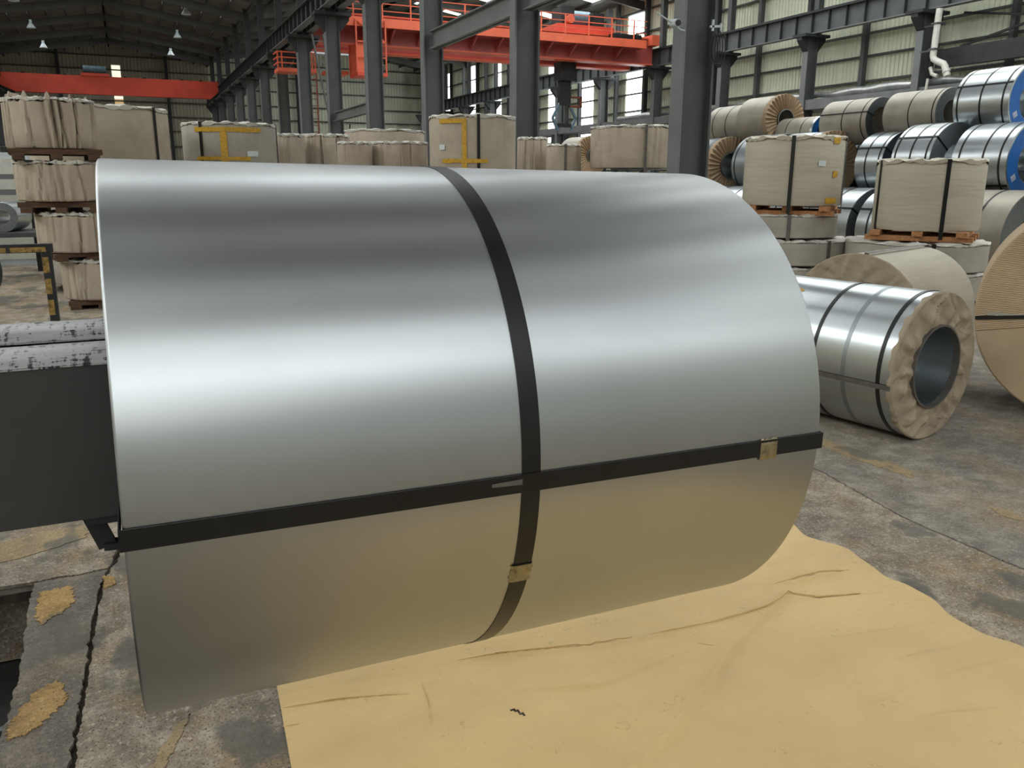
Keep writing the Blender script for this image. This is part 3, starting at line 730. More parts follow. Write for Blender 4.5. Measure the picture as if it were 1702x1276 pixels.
# grey lengthways band, faint bands, and yellow marker scribble, inner shadowed core plate and label
def on_cyl(R, x, a): return Vector((x, R*math.cos(a), R*math.sin(a)))
axial_strap(fc, math.radians(190), .03, .447, 1.12, .245, M_STRAP_G, .002, .006)
ringstrap(fc, .31, .03, .447, M_GALV_D, .0008, 160, 'faint_band')
def scribble(o, R, pts, m, w_=.01, nm='marker_scribble'):
    mb = MB()
    for (x0, a0, x1, a1) in pts:
        n = 6
        for i in range(n):
            u0, u1 = i/n, (i+1)/n; A = on_cyl(R+.0022, x0+(x1-x0)*u0, a0+(a1-a0)*u0); B = on_cyl(R+.0022, x0+(x1-x0)*u1, a0+(a1-a0)*u1)
            nn = Vector((0, A.y, A.z)).normalized(); d = (B-A).normalized(); s_ = d.cross(nn)*w_/2
            mb.add([A-s_, A+s_, B+s_, B-s_], [(0, 1, 2, 3)])
    return mb.build(nm, m, o)
fs_ = []
rr = random.Random(8)
for k in range(9):
    a = k*.7; fs_.append((.86, math.radians(58), .86+.075*math.cos(a)*rr.uniform(.7, 1.2), math.radians(58)+.1*math.sin(a)*rr.uniform(.7, 1.2)))
fs_ += [(.9, math.radians(58), 1.05, math.radians(61)), (.93, math.radians(64), 1.0, math.radians(55)), (.98, math.radians(63), 1.04, math.radians(56))]
scribble(fc, .447, fs_, M_YPAINT, .014)
mb = MB(); mb.add([(x_, .238*math.cos(math.radians(a_)), .238*math.sin(math.radians(a_))) for a_ in (100, 110, 120, 130, 140) for x_ in (.30, .50)], [(2*i, 2*i+1, 2*i+3, 2*i+2) for i in range(4)]); mb.build('core_label', M_PAPERT, fc)
# --- paper wrapped coil behind it
dc = coil(4.98, 4.62, .5, math.radians(20), .5, 1.2, 'beige paper-wrapped coil on the floor behind the bright galvanised coil', M_WRAP, 'crumple', .22, (), (), 11, n=128)
axial_strap(dc, math.radians(83), .035, .5, 1.2, .22, M_STRAP_G, .003, .018)
# --- corrugated kraft coil at the right edge
kc = empty('kraft_wrapped_coil', (5.52, 3.12, .725), math.radians(35)); tag(kc, 'coil wrapped in ribbed corrugated kraft paper at the right-hand edge', 'steel coil')
kR, kL = .72, .9
MB().revolve([(0, kR-.01), (.01, kR), (kL-.01, kR), (kL, kR-.01), (kL, .01), (0.0, .01)], 160).build('coil_body', M_RIB, kc)
def ribface():
    mb = MB(); n = 62
    for i in range(n):
        h0 = -.04+(kR*.985+.04)*i/n; h1 = -.04+(kR*.985+.04)*(i+1)/n; hm = (h0+h1)/2
        w0 = math.sqrt(max(0, (kR*.985)**2-max(abs(h0), abs(h1))**2))
        if w0 < .02: continue
        mb.add([(-.004, -w0, h0), (-.009, -w0, hm), (-.004, -w0, h1), (-.004, w0, h0), (-.009, w0, hm), (-.004, w0, h1)], [(0, 3, 4, 1), (1, 4, 5, 2), (0, 1, 2), (5, 4, 3)], False)
    f = mb.build('corrugated_end_sheet', M_RIB, kc); f.rotation_euler = (math.radians(-10), 0, 0)
    return f
ribface()
MB().box(-.016, -kR*.99, -.012, -.006, kR*.99, .012).build('strap', M_STRAP, kc).rotation_euler = (math.radians(-6), 0, 0)
MB().box(-.014, .0, -.05, -.005, kR*.9, -.03).build('tape_strip', M_GALV, kc)

# ================================================================ STACKS OF COILS ON THE RIGHT
AZY = math.radians(90)
T1, T2, T3 = .70, 1.845, 2.80
# third tier
coil(13.62, 9.4, 2.80, AZY, .585, 1.0, 'silver coil with printed blue core ring, topmost of the right-hand stack', M_GALV, 'blue', .3, (.1, .5, .92), (28,), 21)
coil(13.6, 10.85, 2.72, AZY, .43, 1.15, 'beige wrapped coil behind the top coil with the blue ring', M_BEIGE_C, 'plain', None, (.06, .5), (), 22)
coil(13.5, 12.3, 2.66, AZY, .44, 1.2, 'grey coil with a hollow dark end, third from the blue-ring coil on the top row', M_BEIGE_C, 'dark', .26, (.1, .5), (20,), 23)
coil(13.45, 13.75, 2.5, AZY, .34, 1.1, 'small pale coil with a sliver of blue ring showing in the top row', M_BEIGE_C, 'blue', None, (.3, .7), (), 24)
coil(13.4, 14.9, 2.82, AZY, .53, 1.0, 'top-row coil with a pleated brown paper fan over its end', M_BEIGE_C, 'fan', .22, (), (), 25)
coil(13.5, 16.0, 2.78, AZY, .47, 1.2, 'top-row grey coil with a bare steel end next to the fan-papered one', M_BEIGE_C, 'grey', .23, (.4, .8), (), 26)
# second tier, nearest row
coil(12.9, 8.75, T2-.03, AZY, .62, .95, 'silver coil with a wide blue ring and paper tag in the middle tier', M_GALV, 'blue', .33, (.12, .42, .86), (-35,), 31)
coil(12.9, 10.1, T2, AZY, .65, .78, 'silver coil with two black straps behind the middle-tier blue-ring coil', M_GALV, 'grey', .3, (.1, .5, .9), (38,), 32)
coil(13.2, 11.4, T2-.03, AZY, .60, .62, 'silver coil with a dark unwrapped end between fan-papered and blue-ring coils', M_GALV, 'dark', .26, (.12, .6), (30,), 33)
coil(12.9, 12.85, T2, AZY, .63, 1.05, 'middle-tier coil with brown pleated paper end behind the upper wrapped bundle', M_GALV, 'fan', .3, (.3,), (35, -30), 34)
coil(12.9, 14.2, T2, AZY, .64, 1.0, 'dull silver coil hidden mostly behind the tall wrapped bundle', M_GALV_D, 'plain', None, (.3, .9), (), 35)
coil(12.8, 15.9, T2, AZY, .63, 1.1, 'dark coil with a brown pleated paper fan beside the big grey column', M_DARKC, 'fan', .3, (.2,), (-35,), 36)
coil(12.95, 7.35, 1.66, AZY, .43, 1.0, 'small bare steel coil at the edge, in front of the wide blue ring', M_GALV_D, 'grey', .22, (.1, .3), (), 37)
# second tier, back row (supports the third tier)
for k, y in enumerate((9.4, 10.8, 12.6, 14.0, 15.4)):
    coil(14.44, y, T2, AZY, .65, 1.2, 'silver coil in the hidden back row of the middle tier', M_GALV_D, 'plain', None, (.5,), (), 40+k, group='hidden back-row coils of the middle tier', n=64)
# ground tier
labs = ['grey-beige coil on the ground at the right edge under the blue-ring coils', 'ground-tier silver coil behind the lower right wrapped bundle',
        'ground-tier silver coil seen between the two wrapped bundles', 'fourth ground-tier silver coil, below the fan-papered middle coil',
        'fifth ground-tier silver coil, beneath the dull silver coil', 'last ground-tier silver coil by the big grey column']
for k, y in enumerate((8.1, 9.55, 11.0, 12.45, 13.9, 15.35)):
    coil(12.18, y, T1, AZY, .70, 1.25, labs[k], M_BEIGE_C if k == 0 else M_GALV, 'plain', None, (.35, .8), (30,) if k else (), 50+k)
for i, x in enumerate((13.62, 15.06)):
    for k, y in enumerate((8.6, 10.0, 11.4, 12.8, 14.2, 15.6)):
        coil(x, y, T1, AZY, .70, 1.25, 'ground-tier coil in the rows hidden behind the first', M_GALV_D, 'plain', None, (.5,), (), 60+k, group='hidden ground-tier coils behind the first row', n=64)

# ================================================================ UPRIGHT WRAPPED BUNDLES
def bundle(x, y, z0, R, h, label, m=M_PAPER, seed=1, fold=.0, straps=(), tape=None, sticker=None, top=M_PAPERT, group=None, rz=0., tilt=0., n=120, sm=None, facets=0, tear=0):
    """upright paper-wrapped roll of slit strip. fold = depth of the vertical paper pleats; angles in degrees round Z"""
    o = empty('wrapped_bundle', (x, y, z0), math.radians(rz)); o.rotation_euler.x = math.radians(tilt); tag(o, label, 'wrapped coil', group); r = random.Random(seed)
    n = n if fold < .01 else 180
    ph = [r.uniform(0, 6.28) for _ in range(10)]
    pleats = [(r.uniform(0, 2*PI), r.uniform(.02, .07), r.uniform(-1, .35), r.uniform(-.12, .12)) for _ in range(int(70*min(1, fold*40)))] if fold else []
    rows = [0, .04, .3, .6, .93, 1.0]; vs = []; fs = []
    def rad(a, t):
        d = .0
        for (c, w_, s_, tw) in pleats:
            q = abs((a-c-tw*(t-.5)+PI) % (2*PI)-PI)/w_
            if q < 1: d += s_*(1-q)
        q = R+fold*d+.004*math.sin(a*5+ph[0])
        if facets: q *= 1-.018*abs(math.sin(a*facets/2+ph[1]))
        return q
    for k in range(n):
        a = 2*PI*k/n
        for t in rows:
            q = rad(a, t)
            if t == 0: q -= .015
            z = h*t
            if t == 1.0: q -= .03; z = h-.002+fold*.6*math.sin(a*11+ph[2])+fold*.5*math.sin(a*23+ph[3])
            vs.append((q*math.cos(a), q*math.sin(a), z))
    m_ = len(rows)
    for k in range(n):
        k2 = (k+1) % n
        for i in range(m_-1): fs.append((k*m_+i, k2*m_+i, k2*m_+i+1, k*m_+i+1))
    fs.append(tuple(k*m_ for k in range(n-1, -1, -1)))
    mb = MB(); mb.add(vs, fs, True); mb.build('paper_wrap', m, o)
    # crumpled paper folded over the top
    vs = []; fs = []; prof = [(1.004, .955), (1.006, 1.0), (.95, 1.012), (.75, 1.02), (.42, 1.01), (.36, .97)]
    for k in range(n):
        a = 2*PI*k/n; w_ = r.uniform(0, 1)
        for i, (rr_, zz) in enumerate(prof):
            z = h*zz+(0 if i in (5,) else .012*math.sin(a*14+ph[4]+i)+.016*w_*(1 if 0 < i < 5 else 0))
            if i == 0: z = h*(.985-.03*w_-.02*math.sin(a*7+ph[5]))
            q = rad(a, 1)*rr_; vs.append((q*math.cos(a), q*math.sin(a), z))
    m_ = len(prof)
    for k in range(n):
        k2 = (k+1) % n
        for i in range(m_-1): fs.append((k*m_+i, k2*m_+i, k2*m_+i+1, k*m_+i+1))
    MB().add(vs, fs, True).build('folded_paper_top', top, o)
    for a0 in straps:
        a = math.radians(a0)-math.radians(rz); c, s_ = math.cos(a), math.sin(a); w_ = .024
        sb = MB(); q = R+fold*.4+.006; tx, ty = -s_*w_, c*w_
        P = [(q, -.10), (q, h+.012), (R*.36, h+.03)]; V = []
        for (rr_, zz) in P:
            V += [(rr_*c-tx, rr_*s_-ty, zz), (rr_*c+tx, rr_*s_+ty, zz)]
        q2 = q+.004; P2 = [(q2, -.10), (q2, h+.018), (R*.36, h+.036)]
        for (rr_, zz) in P2: V += [(rr_*c-tx, rr_*s_-ty, zz), (rr_*c+tx, rr_*s_+ty, zz)]
        sb.add(V, [(6, 7, 9, 8), (8, 9, 11, 10), (2, 3, 1, 0), (4, 5, 3, 2), (0, 6, 8, 2), (2, 8, 10, 4), (1, 3, 9, 7), (3, 5, 11, 9)])
        sb.build('strap', sm or M_STRAP, o)
    def patch(a0, a1, z_0, z_1, mm, nm, off=.01, jagz=0.):
        k = 10; V = []; F = []
        a0 = math.radians(a0-rz); a1 = math.radians(a1-rz)
        for i in range(k+1):
            a = a0+(a1-a0)*i/k; q = R+fold*.4+off; j1 = r.uniform(-jagz, jagz); j2 = r.uniform(-jagz, jagz)
            V += [(q*math.cos(a), q*math.sin(a), z_0+j1), (q*math.cos(a), q*math.sin(a), z_1+j2)]
        for i in range(k): F.append((2*i, 2*i+2, 2*i+3, 2*i+1) if a1 > a0 else (2*i+1, 2*i+3, 2*i+2, 2*i))
        MB().add(V, F, True).build(nm, mm, o)
    for tp in (tape or []): patch(*tp, M_TAPE, 'tape_strip', .012, .006)
    if sticker: patch(*sticker, M_WHITE, 'paper_label', .014)
    return o
def face_ang(x, y): return math.degrees(math.atan2(-y, -x))   # direction from a thing towards the viewer
def pallet(x, y, z, w_, label, rz=0., hgt=.1, m=M_WOOD, blocks=3, nm='timber_pallet'):
    o = empty(nm, (x, y, z), math.radians(rz)); tag(o, label, 'pallet')
    for k in range(blocks):
        u = (k/(blocks-1)-.5)*w_*.8 if blocks > 1 else 0
        MB().box(u-.06, -w_/2, 0, u+.06, w_/2, hgt*.5).build('bearer', m, o)
    for k in range(3):
        v = (k/2-.5)*w_*.8; MB().box(-w_/2, v-.06, hgt*.5, w_/2, v+.06, hgt).build('plank', m, o)
    return o
# A: tall bundle with yellow tape marks, upper right
ax_, ay_ = 8.33, 8.95; fa = face_ang(ax_, ay_)
pallet(ax_, ay_, .0, 1.3, 'dark timber pallet on the floor under the right-hand wrapped pile', 20, .12, M_WOOD_D)
bundle(ax_, ay_, .12, .78, .28, 'lowest flat bundle of the pile behind the kraft-wrapped coils', M_PAPER3, 2)
bundle(ax_, ay_, .44, .78, .31, 'wide flat paper bundle second from the floor in the farther right pile', M_PAPER3, 3, .01, (fa+38,), sm=M_STRAP_G)
bundle(ax_-.05, ay_+.05, .79, .66, .29, 'low grey paper bundle just under the farther timber pallet', M_PAPER3, 4, .004, (fa+3,), sm=M_STRAP_G)
pallet(ax_, ay_, 1.085, 1.15, 'pale timber pallet under the tall bundle marked with yellow tape', math.degrees(math.atan2(ay_, ax_))-8, .12)
bundle(ax_-.05, ay_, 1.21, .65, .86, 'tall smooth wrapped bundle with yellow tape bits and a white label', M_WRAP, 5, 0, (fa-2, fa+78), [(fa+45, fa+56, .78, .86), (fa+40, fa+58, .03, .10), (fa+48, fa+56, .36, .44)], (fa+27, fa+36, .50, .57), M_WRAP)
# B: nearer tall bundle
bx_, by_ = 9.15, 7.5; fb = face_ang(bx_, by_)
pallet(bx_, by_, .0, 1.3, 'dark timber pallet on the floor under the nearer right-hand pile', 20, .12, M_WOOD_D)
bundle(bx_, by_, .12, .80, .31, 'lowest flat bundle of the nearer right-hand pile', M_PAPER3, 12)
bundle(bx_-.05, by_+.05, .46, .84, .33, 'wide flat paper bundle carrying the nearer timber pallet', M_PAPER3, 13, .006, (fb+14,), facets=8)
pallet(bx_, by_, .82, 1.2, 'pale timber pallet under the nearer tall bundle with two black straps', math.degrees(math.atan2(by_, bx_))-6, .12)
bundle(bx_, by_, .945, .62, .82, 'nearer tall smooth wrapped bundle with two black straps', M_WRAP, 15, 0, (fb-62, fb+18), None, None, M_WRAP)
p_ = pallet(12.4, 6.2, 0, 1.0, 'small timber pallet on the floor behind the corrugated coil', 30, .14, M_WOOD)
# left pile: crinkled bundles in four tiers
lx, ly = -.73, 11.4
pallet(lx+.34, ly, 0, .75, 'timber pallet under the leaning pile of crinkled bundles on the left', 0, .10, M_WOOD_D)
bundle(lx+.34, ly, .11, .44, .46, 'lowest crinkled paper bundle of the tall pile beside the yellow frame', M_PAPER, 31, .035, (), tilt=0)
pallet(lx+.2, ly, .585, .8, 'dark timber layer over the lowest crinkled bundle on the left', 12, .085, M_WOOD_D)
bundle(lx+.17, ly, .68, .48, .44, 'crinkled paper bundle second from the floor in the left pile', M_PAPER2, 32, .035, ())
pallet(lx+.08, ly, 1.14, .9, 'dark timber layer between the middle bundles of the left pile', -8, .12, M_WOOD_D)
bundle(lx+.07, ly, 1.27, .52, .43, 'crinkled paper bundle third from the floor in the left pile', M_PAPER2, 33, .04, ())
pallet(lx, ly, 1.73, .95, 'dark timber layer under the topmost crinkled bundle on the left', 5, .12, M_WOOD_D)
bundle(lx-.0, ly, 1.86, .47, .53, 'topmost crinkled paper bundle with deep folds in the left pile', M_PAPER2, 34, .08, ())
# the smoother top bundle just behind
def pile(x, y, tops, R, label_top, label_low, m, seed, fold=.02, **kw):
    """tiers listed as (z0, h); the last one is the visible top"""
    pallet(x, y, 0, R*1.5, 'timber pallet on the floor ' + kw.pop('where'), 0, .1, M_WOOD_D)
    lows = kw.pop('lows', None); gl = kw.pop('gl')
    for i, (z0, h_) in enumerate(tops[:-1]):
        bundle(x, y, z0, R, h_, label_low, M_PAPER3, seed+20+i, fold*.6, group=gl)
    z0, h_ = tops[-1]
    bundle(x, y, z0, R, h_, label_top, m, seed, fold, **kw)
def low(top): return [(.1, .69), (.84, .69), (1.58, top-1.60)]
fa_ = face_ang(-.27, 13.4)
pile(-.27, 13.4, low(2.47), .90, 'long smooth grey bundle with one thin strap behind the crinkled left pile', 'hidden lower bundle behind the crinkled left pile', M_PAPER, 41, .004, where='behind the crinkled left pile', gl='lower bundles behind the left pile', straps=(fa_+50,))
fa_ = face_ang(1.6, 14.5)
pile(1.6, 14.5, low(2.37), .73, 'wrapped bundle with yellow tape cross and a white label, left of the row', 'hidden bundle under the yellow-taped cross bundle', M_PAPER3, 42, .003, where='under the yellow-taped cross bundle', gl='bundles under the yellow cross bundle',
     straps=(fa_+74, fa_-36), tape=[(fa_-44, fa_+38, .64, .71), (fa_-12, fa_-4, .0, .71), (fa_-44, fa_+22, .22, .27)], sticker=(fa_+18, fa_+32, .28, .36))
pile(2.56, 16.0, low(2.30), .50, 'narrow pinkish paper bundle right of the yellow cross bundle', 'hidden bundle under the narrow pinkish bundle', M_PAPER2, 43, .035, where='under the narrow pinkish bundle', gl='bundles under the narrow pinkish bundle')
pile(3.57, 16.6, low(2.34), .48, 'pleated pinkish bundle with slanting folds in the middle of the row', 'hidden bundle under the slanting-fold bundle', M_PAPER2, 44, .04, where='under the slanting-fold bundle', gl='bundles under the slanting-fold bundle')
pile(3.60, 14.4, low(2.13), .29, 'low torn paper bundle in front of the row near the tall taped bundle', 'hidden bundle under the low torn bundle', M_PAPER2, 45, .018, where='under the low torn bundle', gl='bundles under the low torn bundle')
pile(4.44, 14.6, low(2.15), .52, 'wide low pinkish bundle left of the tall yellow-taped bundle', 'hidden bundle under the wide low pinkish bundle', M_PAPER2, 46, .022, where='under the wide low pinkish bundle', gl='bundles under the wide low bundle', facets=10)
pile(5.74, 20.0, [(.1, .8), (.92, .8), (1.75, .86)], .95, 'pale bundle showing its top edge behind the wide low pinkish bundle', 'hidden bundle under the pale rear bundle', M_PAPER2, 47, .02, where='under the pale rear bundle', gl='bundles under the pale rear bundle')
fa_ = face_ang(5.28, 13.2)
pile(5.28, 13.2, low(2.52), .71, 'tall wrapped bundle with yellow tape, black strap and crumpled paper top', 'hidden bundle under the tall yellow-taped bundle', M_PAPER, 48, .006, where='under the tall yellow-taped bundle', gl='bundles under the tall taped bundle',
     straps=(fa_+8,), tape=[(fa_-46, fa_-8, .80, .87), (fa_-13, fa_-7, 0, .87), (fa_-42, fa_+20, .20, .26)], sticker=(fa_-46, fa_-37, .40, .48))
pile(7.5, 15.5, low(2.33), .30, 'narrow grey bundle standing between two crane columns', 'hidden bundle under the narrow grey bundle', M_PAPER2, 49, .025, where='between the two crane columns', gl='bundles under the narrow grey bundle')
pile(7.81, 14.75, low(2.18), .34, 'short bundle with a dark strap in front of the fan-papered coils', 'hidden bundle under the short strapped bundle', M_PAPER2, 50, .006, where='under the short strapped bundle', gl='bundles under the short strapped bundle', straps=(face_ang(8.1, 14.7)+8,), sm=M_STRAP_G)
pile(8.95, 14.0, [(.1, .75), (.87, .75), (1.74, .74)], .84, 'broad pleated pinkish bundle beside the big grey column', 'hidden bundle under the broad pleated bundle', M_PAPER2, 51, .03, where='under the broad pleated bundle', gl='bundles under the broad pleated bundle', straps=(face_ang(9.3, 14.5)+14,), sm=M_STRAP_G)
# fan-ended coils far behind, between the columns
coil(12.6, 22.0, 2.2, math.radians(95), .55, 1.0, 'distant coil with a pleated paper fan end above the short strapped bundle', M_BEIGE_C, 'fan', .2, (), (), 71)
coil(14.4, 21.8, 2.5, math.radians(110), .6, 1.0, 'distant fan-papered coil with a dark bore beside the broad pleated bundle', M_BEIGE_C, 'fan', .28, (), (), 72)
for i, (x, y, t) in enumerate(((12.6, 22.6, 1.65), (14.4, 22.4, 1.9))):
    o = empty('storage_rack', (x, y, 0)); tag(o, ('steel trestle under the distant fan-papered coil', 'steel trestle under the distant coil with the dark bore')[i], 'rack')
    MB().box(-.6, -.5, t-.1, .6, .5, t-.0).build('rack_top', M_COLM, o)
    for sx in (-1, 1):
        for sy in (-1, 1): MB().box(sx*.5-.05, sy*.4-.05, 0, sx*.5+.05, sy*.4+.05, t-.1).build('leg', M_COLM, o)

# --- clutter at the far left
coil(-1.75, 14.6, .95, math.radians(80), .22, .7, 'small bright steel roll beside the left pile', M_GALV, 'plain', None, (), (), 81)
coil(-2.05, 11.9, .42, math.radians(60), .42, .35, 'dark narrow coil standing at the left edge', M_DARKC, 'dark', .2, (), (), 82)
o = empty('work_bench', (-1.75, 14.6, 0)); tag(o, 'steel bench under the small bright roll at the left edge', 'bench')
MB().box(-.6, -.2, .66, .6, .9, .73).build('bench_top', M_COLM, o)
for sx in (-1, 1):
    for sy in (-.1, .8): MB().box(sx*.5-.04, sy-.04, 0, sx*.5+.04, sy+.04, .66).build('leg', M_COLM, o)
o = empty('white_cabinet', (-2.0, 17.5, 0)); tag(o, 'white machine cabinet at the left edge behind the pile', 'cabinet')
MB().box(-.35, -.25, 0, .45, .25, 1.95).build('body', M_LAMP, o); MB().box(-.3, -.27, .1, .4, -.25, 1.85).build('door', M_PIPE, o)
o = empty('steel_rack', (-2.2, 16.2, 0)); tag(o, 'grey steel rack cluttered behind the small roll', 'rack')
for z in (1.25, 1.5): MB().box(-.7, -.3, z, .8, .3, z+.08).build('shelf', M_COLM_L, o)
for sx in (-.65, .75): MB().box(sx-.04, -.3, 0, sx+.04, .3, 1.6).build('upright', M_MACH, o)
o = empty('floor_control_stand', (-2.35, 19.0, 0)); tag(o, 'dark control stand with a red lamp at the left edge', 'control stand')
MB().box(-.1, -.1, 0, .1, .1, 3.2).build('post', M_MACH, o); MB().box(-.35, -.2, 2.1, .35, .2, 2.55).box(-.3, -.2, 3.2, .3, .2, 3.5).build('control_box', M_MACH, o)
MB().tube([(.15, -.22, 3.4), (.15, -.2, 3.4)], .05, 12).build('red_lamp', emis('red_indicator', (1, .05, .05), 2.), o)
# yellow and black guard frame
g = empty('guard_frame', (0, 8, 0)); tag(g, 'yellow and black guard frame standing left of the coil arm', 'guard frame')
MB().box(-2.4, -.04, .93, -.62, .04, 1.0).build('top_rail', M_MACH, g)
for k in range(6): MB().box(-2.38+k*.29, -.043, .935, -2.12+k*.29, -.04, .975).build('yellow_stripe', M_TAPEW, g)
for x in (-.67, -2.35):
    lg = MB().box(x-.035, -.035, 0, x+.035, .035, .93).build('leg', M_MACH, g)
    for k in range(5): MB().box(x-.037, -.038, .04+k*.18, x+.01, -.035, .17+k*.18).build('yellow_stripe', M_TAPEW, lg)

# ================================================================ CRANES
# left hall single-girder crane
c1 = empty('overhead_crane', (0, 75.5, 0)); tag(c1, 'bright red single-girder overhead crane spanning the left hall', 'overhead crane')
mb = MB(); prof = [(-7.9, 9.1, 8.2), (-6.9, 9.1, 7.75), (7.0, 9.1, 7.75), (7.85, 9.1, 8.5)]
vs = []; fs = []
for x, zt, zb in prof: vs += [(x, -.35, zb), (x, .35, zb), (x, .35, zt), (x, -.35, zt)]
for i in range(3):
    for j in range(4): fs.append((i*4+j, i*4+(j+1) % 4, (i+1)*4+(j+1) % 4, (i+1)*4+j))
fs += [(3, 2, 1, 0), (12, 13, 14, 15)]
mb.add(vs, fs).build('main_girder', M_RED, c1)
for x in (-7.95, 7.85): MB().box(x-.2, -2.0, 8.82, x+.2, 2.0, 9.25).build('end_carriage', M_MACH, c1)
MB().box(-2.4, -.5, 9.1, -.4, .5, 9.3).build('hoist_frame', M_RED, c1)
MB().tube([(-2.2, -.3, 9.6), (-.6, -.3, 9.6)], .26, 16).build('hoist_drum', M_MACHB, c1)
for k in range(10): MB().box(-6.4+k*1.4, -.4, 9.1, -6.2+k*1.4, -.33, 9.18).build('clip', M_MACH, c1)
MB().box(-7.3, -.5, 6.8, -6.9, .0, 7.4).box(-7.2, -.4, 5.2, -7.0, -.2, 6.8).build('pendant_gear', M_MACH, c1)
# right hall double-girder crane
c2 = empty('overhead_crane', (0, 44, 0)); tag(c2, 'large orange double-girder crane with cab and walkway in the right hall', 'overhead crane')
for y in (-.9, 1.5):
    MB().box(8.6, y-.35, 7.95, 28.3, y+.35, 9.25).build('main_girder', M_CRDARK if y < 0 else M_CRDARK, c2)
    MB().box(8.6, y-.42, 7.88, 28.3, y+.42, 7.95).build('bottom_flange', M_WHITE if False else M_ORANGE, c2)
    MB().box(8.6, y-.42, 9.25, 28.3, y+.42, 9.32).build('top_flange', M_ORANGE, c2)
MB().box(8.9, -2.25, 8.62, 27.2, -1.3, 8.68).build('walkway_deck', M_CRDARK, c2)
MB().box(8.9, -2.3, 8.6, 27.2, -2.25, 9.02).build('walkway_fascia', M_ORANGE, c2)
bk = MB().add([(-.05, -1.25, 8.0), (-.05, -2.2, 8.58), (-.05, -1.25, 8.58), (.05, -1.25, 8.0), (.05, -2.2, 8.58), (.05, -1.25, 8.58)], [(0, 1, 2), (5, 4, 3), (0, 3, 4, 1), (1, 4, 5, 2), (2, 5, 3, 0)]).mesh('walkway_bracket', M_CRDARK)
for k in range(12):
    b_ = bpy.data.objects.new('walkway_bracket', bk); COL.objects.link(b_); b_.parent = c2; b_.location = (9.8+k*1.45, 0, 0)
rl = MB()
for z in (9.35, 9.68, 10.0): rl.bar((8.9, -2.28, z), (27.2, -2.28, z), .04, .04)
rl.build('handrail', M_ORANGE, c2)
pm = MB().box(-.03, -2.31, 9.02, .03, -2.25, 10.02).mesh('handrail_post', M_ORANGE)
for k in range(13):
    b_ = bpy.data.objects.new('handrail_post', pm); COL.objects.link(b_); b_.parent = c2; b_.location = (9.2+k*1.43, 0, 0)
for x in (8.75, 28.2): MB().box(x-.25, -1.7, 8.9, x+.25, 2.6, 9.45).build('end_carriage', M_ORANGE, c2)
MB().box(22.2, -1.1, 9.32, 25.8, 1.8, 9.75).build('trolley_frame', M_RED, c2)
MB().box(22.6, -.8, 9.75, 23.4, .4, 10.7).build('gearbox', M_MACH, c2); MB().box(24.6, -.8, 9.75, 25.3, .8, 10.5).build('motor_housing', M_MACH, c2)
MB().tube([(23.4, 0, 10.25), (24.7, 0, 10.25)], .42, 16).build('winch_drum', M_MACHB, c2)
MB().tube([(23.0, -.9, 10.0), (23.0, -1.2, 10.0)], .22, 12).build('brake_wheel', M_ORANGE, c2)
MB().box(25.2, -2.1, 8.68, 27.0, -1.5, 9.3).build('electric_cabinet', M_MACH, c2)
# cab
MB().box(10.7, -2.4, 6.35, 12.2, -.9, 6.5).build('cab_floor', M_RED, c2)
MB().box(10.75, -2.3, 6.5, 11.6, -.95, 7.85).build('cab_shell', M_ORANGE, c2)
MB().box(11.6, -2.0, 6.5, 12.1, -1.0, 7.7).build('cab_cabinet', M_RUST, c2)
fr = MB()
for x in (10.7, 12.15):
    for y in (-2.38, -.95): fr.bar((x, y, 6.5), (x, y, 8.9), .07, .07)
fr.bar((10.7, -2.38, 7.2), (12.15, -2.38, 7.2), .05, .05); fr.bar((10.7, -2.38, 7.9), (12.15, -2.38, 7.9), .07, .07); fr.bar((10.7, -2.38, 8.9), (12.15, -2.38, 7.9), .06, .06)
fr.build('cab_frame', M_ORANGE, c2)
# hook block and coil grab
hk = empty('crane_hook_block', (23.3, 44, 0)); tag(hk, 'dark hook block and coil grab hanging under the orange crane', 'crane hook')
MB().box(-.5, -.4, 6.9, .5, .4, 7.9).build('hook_block', M_MACH, hk)
MB().box(-.35, -.2, 5.6, .3, .2, 6.9).build('swivel_housing', M_MACH, hk)
rp = MB()
for dx in (-.3, -.1, .1, .3): rp.bar((dx, 0, 7.8), (dx, 0, 9.34), .03, .03)
rp.build('wire_rope', M_MACH, hk)
MB().box(.3, -.1, 6.0, 1.1, .1, 6.1).box(.3, -.1, 5.5, 1.1, .1, 5.6).box(1.0, -.1, 5.5, 1.1, .1, 6.1).build('grab_handle', M_RUST, hk)
for s_ in (-1, 1):
    MB().bar((s_*.3, 0, 5.7), (s_*.75, 0, 4.9), .16, .12).bar((s_*.75, 0, 4.9), (s_*.4, 0, 4.2), .16, .12).build('grab_arm', M_MACHB, hk)
MB().box(-.4, -.15, 4.4, .4, .15, 4.6).build('grab_crossbar', M_MACH, hk)
# maintenance platform and ladders on the middle row
pf = empty('maintenance_platform', (0, 44.0, 0)); tag(pf, 'orange railed platform on the crane column row with a rust-red post', 'platform')
MB().box(7.25, -.6, 6.55, 9.1, .6, 6.72).build('deck', M_ORANGE, pf)
MB().box(9.6, -.6, 6.55, 10.7, .6, 6.72).build('deck', M_ORANGE, pf)
rl = MB()
for z in (6.95, 7.2, 7.45):
    rl.bar((7.25, -.58, z), (9.1, -.58, z), .05, .05); rl.bar((7.25, -.58, z), (7.25, .58, z), .05, .05)
for x in (7.25, 7.45, 8.9, 9.05): rl.bar((x, -.58, 6.7), (x, -.58, 7.5), .06, .06)
rl.build('railing', M_ORANGE, pf)
MB().box(8.35, -.4, 6.72, 8.8, 0, 7.15).build('red_box', M_RED, pf)
MB().box(8.3, -.15, 0, 8.55, .15, 6.55).build('support_post', M_RUST, pf)
